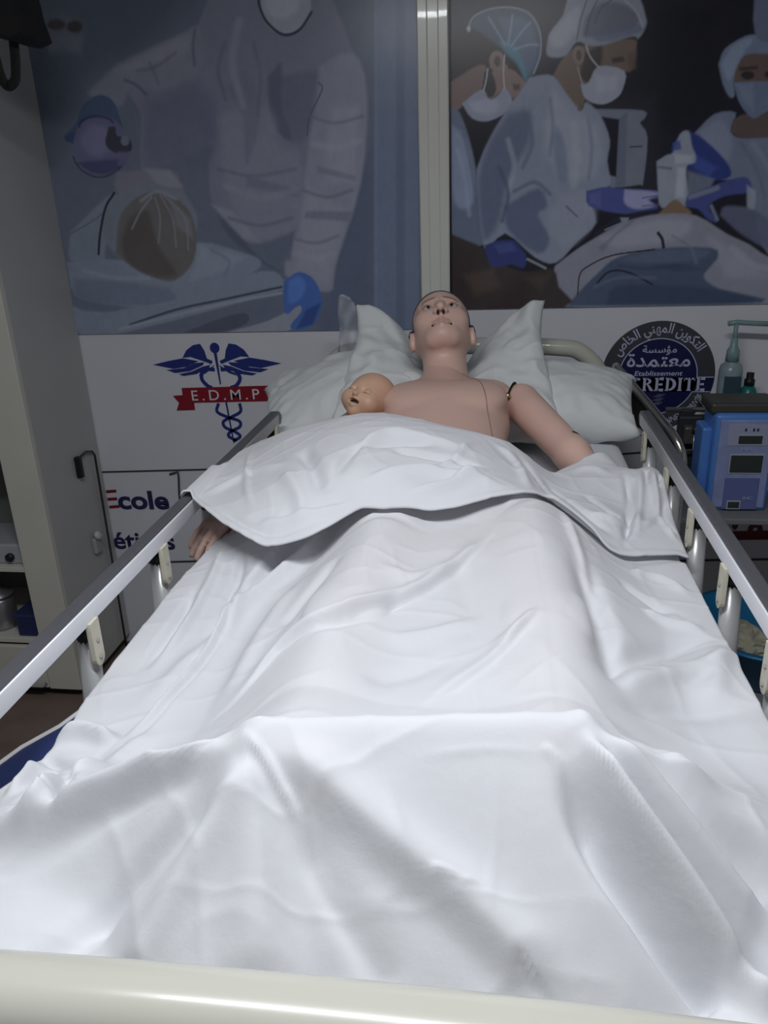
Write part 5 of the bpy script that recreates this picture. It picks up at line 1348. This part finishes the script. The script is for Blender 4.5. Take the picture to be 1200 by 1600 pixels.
box('clip_body', (cl[0] - .007, cl[1] - .02, cl[2] - .07), (cl[0] + .012, cl[1] + .025, cl[2] - .005), mat('clip_white', (.40, .41, .40, 1), .5), ck, .006)
turned('clip_knob', [(.002, 0), (.018, 0), (.018, .012), (.010, .018)], (0, 0, 0), mat('clip_knob_white', (.55, .56, .55, 1), .4), ck, 14, Matrix.Translation((cl[0] + .008, cl[1], cl[2] + .002)) @ Matrix.Rotation(1.2, 4, 'Y'))

# black bag hanging in front of the cabinet, top left
BAG = empty('black_bag', (0, 0, 0), 'black fabric bag with a hanging strap at the top of the cabinet', 'bag')
m_bag = mat('black_nylon', (.010, .010, .011, 1), .6, bump=.3, bscale=300)
bp = [(-1.382, 2.420, 2.226), (-1.275, 2.420, 2.188), (-1.170, 2.420, 2.156), (-1.133, 2.420, 2.168), (-1.147, 2.420, 2.227), (-1.154, 2.420, 2.303), (-1.160, 2.420, 2.363), (-1.383, 2.420, 2.378)]
bm = bmesh.new(); ring = []
for k, (dy, sc) in enumerate(((-.115, .86), (-.10, .96), (-.05, 1.0), (.0, .98), (.0345, .93))):
    cxx = sum(p[0] for p in bp) / 8; czz = sum(p[2] for p in bp) / 8
    ring.append([bm.verts.new((cxx + (p[0] - cxx) * sc, p[1] + dy, czz + (p[2] - czz) * sc)) for p in bp])
for a, b in zip(ring, ring[1:]):
    for i in range(8): bm.faces.new((a[i], a[(i + 1) % 8], b[(i + 1) % 8], b[i]))
bm.faces.new(ring[0][::-1]); bm.faces.new(ring[-1])
bagb = from_bm('bag_body', bm, m_bag, BAG, False)
sp = [(-1.266, 2.360, 2.179), (-1.263, 2.360, 2.125), (-1.255, 2.360, 2.077), (-1.239, 2.360, 2.062), (-1.217, 2.360, 2.077), (-1.207, 2.360, 2.121), (-1.201, 2.360, 2.175)]
bm = bmesh.new(); sweep(bm, catmull(sp, 6), rrect(.028, .004, .0018, 2), up=(0, 1, 0)); from_bm('strap', bm, m_bag, BAG, True)

# ------------------------------------------------------------------ equipment on the right
m_shelf = mat('grey_shelf', (.20, .20, .21, 1), .5)
m_rodm = mat('dull_steel_rod', (.34, .33, .32, 1), .3, metal=.9)
RK = empty('wall_rack', (0, 0, 0), 'steel wall rack with a front rail carrying the bottles', 'rack')
ry = 2.70; ra = np.array((0.673, 2.700, 1.048)); rz = ra[2]
tube('front_rail', [(ra[0], ry, rz), (1.30, ry, rz)], .0085, m_rodm, RK, 12)
box('rack_shelf', (ra[0] + .14, ry + .006, rz - .012), (1.30, WALL_Y - .001, rz - .002), mat('rack_plate', (.36, .36, .38, 1), .4), RK)
for xx in (ra[0] + .16, 1.26): box('rack_arm', (xx, ry, rz - .03), (xx + .012, WALL_Y - .001, rz - .012), m_rodm, RK)
# sanitiser bottle with a long pump spout
m_pump = mat('pale_teal_plastic', (.22, .34, .35, 1), .35); m_clr = mat('frosted_bottle', (.26, .34, .36, 1), .25, noise=.1, nscale=30)
SB = empty('pump_bottle', (0, 0, 0), 'pale teal sanitiser bottle with a long pump spout on the wall rack', 'bottle')
bxy = (0.891, 2.800, 1.031); bx, by, bz = bxy[0], 2.80, rz
turned('bottle_body', [(.005, 0), (.036, 0), (.038, .01), (.038, .105), (.034, .125), (.016, .14), (.016, .15), (.005, .15)], (bx, by, bz), m_clr, SB, 24)
box('bottle_label', (bx - .026, by - .0395, bz + .035), (bx + .026, by - .030, bz + .095), mat('bottle_label_dark', (.03, .07, .09, 1), .5), SB, .002)
turned('pump_collar', [(.008, 0), (.022, 0), (.020, .035), (.012, .050), (.010, .075), (.006, .076)], (bx, by, bz + .14), m_pump, SB, 18)
tube('pump_stem', [(bx, by, bz + .20), (bx, by, bz + .262)], .007, m_pump, SB, 10)
tube('pump_spout', [(bx - .026, by, bz + .262), (bx, by, bz + .266), (bx + .05, by, bz + .262), (bx + .118, by, bz + .258)], .0085, m_pump, SB, 10)
# teal bottle with black cap
TB = empty('teal_bottle', (0, 0, 0), 'small teal bottle with a black cap on the wall rack', 'bottle')
tx = (0.949, 2.780, 1.036)[0]
turned('bottle_body', [(.004, 0), (.030, 0), (.032, .008), (.031, .030), (.022, .052), (.014, .062), (.004, .063)], (tx, 2.78, rz), mat('teal_plastic', (.012, .16, .16, 1), .3), TB, 22)
turned('bottle_cap', [(.004, 0), (.0165, 0), (.0165, .020), (.012, .022), (.012, .042), (.004, .043)], (tx, 2.78, rz + .062), m_dark, TB, 18)
# table that carries the pump
TBL = empty('equipment_table', (0, 0, 0), 'grey equipment table behind the right bed rail carrying the blue pump', 'table')
tz = (0.860, 2.520, 0.782)[2]
box('table_top', (.64, 2.40, tz - .02), (1.40, 2.66, tz), m_shelf, TBL, .004)
for xx, yy in ((.67, 2.43), (1.37, 2.43), (.67, 2.63), (1.37, 2.63)): tube('table_leg', [(xx, yy, -.04), (xx, yy, tz - .02)], .014, m_rodm, TBL, 10)
# blue infusion pump
PU = empty('infusion_pump', (0, 0, 0), 'blue infusion pump with small grey screens at the right edge', 'pump')
m_pb = mat('pump_blue', (.09, .24, .64, 1), .35); m_pf = mat('pump_face', (.26, .31, .54, 1), .4, noise=.12, nscale=18); m_scr = mat('lcd_grey', (.035, .045, .045, 1), .25)
m_pg = mat('pump_grey_panel', (.34, .36, .50, 1), .4); m_olive = mat('pump_olive_top', (.055, .055, .045, 1), .5)
fy = 2.47
A_ = np.array((0.775, 2.470, 0.813)); B_ = np.array((0.942, 2.470, 0.815)); T_ = np.array((0.775, 2.470, 1.091))
x0, x1, z0, z1 = A_[0], B_[0] + .012, tz, T_[2]
bm = bmesh.new(); add_box(bm, (x0, fy, z0), (x1, fy + .15, z1), .012, 3); pb = from_bm('pump_body', bm, m_pb, PU); smooth_by_angle(pb)
box('front_panel', (x0 + .014, fy - .004, z0 + .012), (x1 - .010, fy + .004, z1 - .016), m_pf, PU, .003)
box('side_wing', (x0 - .028, fy + .03, z0 + .01), (x0 + .004, fy + .13, z1 - .05), m_pb, PU, .008)
box('top_cap', (x0 - .012, fy + .02, z1 - .006), (x1 + .01, fy + .16, z1 + .030), m_olive, PU, .01)
def pp_(u, v): return x0 + (u - 1104) / (1192 - 1104) * (B_[0] - x0), z0 + (783 - v) / (783 - 648) * (z1 - z0)
def scr(name, u0, v0, u1, v1, m, y0=.007, parent=None):
    a, b = pp_(u0, v1), pp_(u1, v0); return box(name, (a[0], fy - y0, a[1]), (b[0], fy - .002, b[1]), m, parent or PU, .001)
scr('grey_plate', 1124, 661, 1186, 690, m_pg, .0055)
scr('grey_plate', 1128, 735, 1182, 780, mat('pump_blue_grey', (.12, .15, .36, 1), .4), .0055)
for nm, r in (('display', (1141, 676, 1177, 687)), ('screen', (1133, 703, 1182, 727)), ('display', (1137, 769, 1155, 778))):
    scr('screen_frame', r[0] - 2, r[1] - 2, r[2] + 2, r[3] + 2, mat('screen_bezel', (.38, .40, .44, 1), .4), .0065)
    scr(nm, *r, m_scr, .0078)
for u in (1149, 1161, 1167): scr('indicator', u, 666, u + 3, 670, m_scr, .007)
m_ptx = mat('pump_text_pale', (.42, .45, .62, 1), .5)
a = pp_(1146, 697); text_mesh('pump_lettering', 'HH', .018, m_ptx, PU, on_wall(a[0], a[1], fy - .0085), .01, sx=1.3)
a = pp_(1158, 765); text_mesh('pump_lettering', 'IHC', .014, m_ptx, PU, on_wall(a[0], a[1], fy - .0085), .01, sx=1.3)
a = pp_(1190, 775); M = Matrix.Translation((a[0] + .028, fy + .03, a[1])) @ Matrix.Diagonal((1.5, .6, .5, 1))
SP = empty('blue_sensor', (0, 0, 0), 'rounded light blue sensor lying beside the pump on the table', 'sensor')
bm = bmesh.new(); bmesh.ops.create_uvsphere(bm, u_segments=20, v_segments=12, radius=.026); bmesh.ops.transform(bm, matrix=Matrix.Translation((x1 + .048, fy + .00, tz + .0155)) @ Matrix.Diagonal((1.4, .8, .6, 1)), verts=bm.verts); from_bm('sensor_shell', bm, mat('sensor_blue', (.08, .24, .62, 1), .3), SP, True)
tube('sensor_cord', [(x1 + .08, fy + .0, tz + .012), (x1 + .11, fy + .01, tz + .006), (x1 + .18, fy + .05, tz + .006)], .005, m_dark, SP, 8)
# dark clamp block on the rail
CLP = empty('rail_clamp', (0, 0, 0), 'dark metal clamp hanging on the rack rail left of the pump', 'clamp')
k0 = np.array((0.710, 2.660, 1.041)); k1 = np.array((0.817, 2.660, 0.783))
m_dk = mat('dark_grey_metal', (.035, .035, .04, 1), .5, metal=.2)
box('clamp_plate', (k0[0], 2.655, k1[2]), (k1[0], 2.69, k0[2] - .005), m_dk, CLP, .006)
box('clamp_block', (k0[0] + .012, 2.62, k0[2] - .09), (k0[0] + .05, 2.66, k0[2] - .03), mat('clamp_grey', (.10, .095, .09, 1), .4, metal=.4), CLP, .008)
q0 = np.array((0.753, 2.620, 0.966))
tube('clamp_lever', [tuple(q0 + (0, 0, .02)), tuple(q0 + (.002, 0, -.03)), tuple(q0 + (-.022, 0, -.036))], .004, m_rodm, CLP, 8, up=(0, 1, 0))
turned('clamp_knob', [(.003, 0), (.016, 0), (.016, .02), (.006, .024)], (q0[0] + .004, 2.63, q0[2] + .022), m_dark, CLP, 14)
box('clamp_hook', (k0[0] + .01, 2.68, k0[2] - .01), (k0[0] + .05, 2.715, k0[2] + .012), m_dk, CLP, .004)
# chrome loop handle of a trolley standing between the bed and the wall
TR = empty('chrome_trolley_handle', (0, 0, 0), 'chrome tube handle on a stand behind the right rail end', 'handle')
h = [np.array(v) for v in ((0.491, 2.620, 1.210), (0.524, 2.520, 1.179), (0.587, 2.360, 1.112), (0.614, 2.280, 1.082), (0.630, 2.250, 1.049), (0.637, 2.240, 1.015), (0.639, 2.240, 0.958))]
tube('handle_tube', catmull(h, 6), .013, m_chrome, TR, 14)
hp = bmesh.new(); fcs = [hp.verts.new(tuple(v + np.array([.004, 0, -.016]))) for v in h[1:6]] + [hp.verts.new(tuple(h[k] + np.array([.004, 0, -.10]))) for k in (4, 3, 2, 1)]
fc = hp.faces.new(fcs); r = bmesh.ops.extrude_face_region(hp, geom=[fc]); bmesh.ops.translate(hp, vec=(.012, .004, 0), verts=[v for v in r['geom'] if isinstance(v, bmesh.types.BMVert)])
from_bm('handle_plate', hp, mat('dark_bronze_plate', (.06, .055, .05, 1), .35, metal=.4), TR)
for q in (h[0], h[-1]): tube('stand_tube', [tuple(q), (q[0], q[1], -.038)], .011, m_chrome, TR, 10, up=(1, 0, 0))
# blue basin with crumpled paper on a low stool
ST = empty('low_stool', (0, 0, 0), 'low grey stool under the blue basin right of the bed', 'stool')
bc = np.array((0.904, 2.184, 0.520)); bz = .40
turned('stool_seat', [(.02, 0), (.19, 0), (.20, .01), (.20, .03), (.19, .04), (.02, .04)], (bc[0], bc[1], bz - .04), m_shelf, ST, 28)
for k in range(4):
    a = math.pi / 4 + k * math.pi / 2; tube('stool_leg', [(bc[0] + .12 * math.cos(a), bc[1] + .12 * math.sin(a), bz - .04), (bc[0] + .17 * math.cos(a), bc[1] + .17 * math.sin(a), -.038)], .012, m_rodm, ST, 10, up=(1, 0, 0))
BS = empty('blue_basin', (0, 0, 0), 'bright blue plastic basin beside the bed, below the right rail', 'basin')
m_bas = mat('blue_basin_plastic', (.008, .135, .30, 1), .3)
turned('basin_bowl', [(.002, .0), (.150, .0), (.160, .01), (.205, .135), (.222, .140), (.222, .148), (.200, .146), (.150, .016), (.002, .012)], (bc[0], bc[1], bz), m_bas, BS, 40)
CP = empty('crumpled_paper', (0, 0, 0), 'crumpled beige paper lying in the blue basin', 'paper')
bm = bmesh.new(); bmesh.ops.create_icosphere(bm, subdivisions=4, radius=1)
for v in bm.verts:
    n = 1 + .22 * float(vnoise(np.array(v.co.x * 2.3 + 5), np.array(v.co.y * 2.3 + v.co.z * 1.7), 3)) + .10 * float(vnoise(np.array(v.co.x * 6), np.array(v.co.y * 6 + v.co.z * 5), 4))
    v.co = Vector((v.co.x * .085 * n - .05 + bc[0], v.co.y * .075 * n + bc[1] + .02, v.co.z * .055 * n + bz + .065))
from_bm('paper_ball', bm, mat('beige_paper', (.42, .40, .30, 1), .7, noise=.1, nscale=40), CP, False)
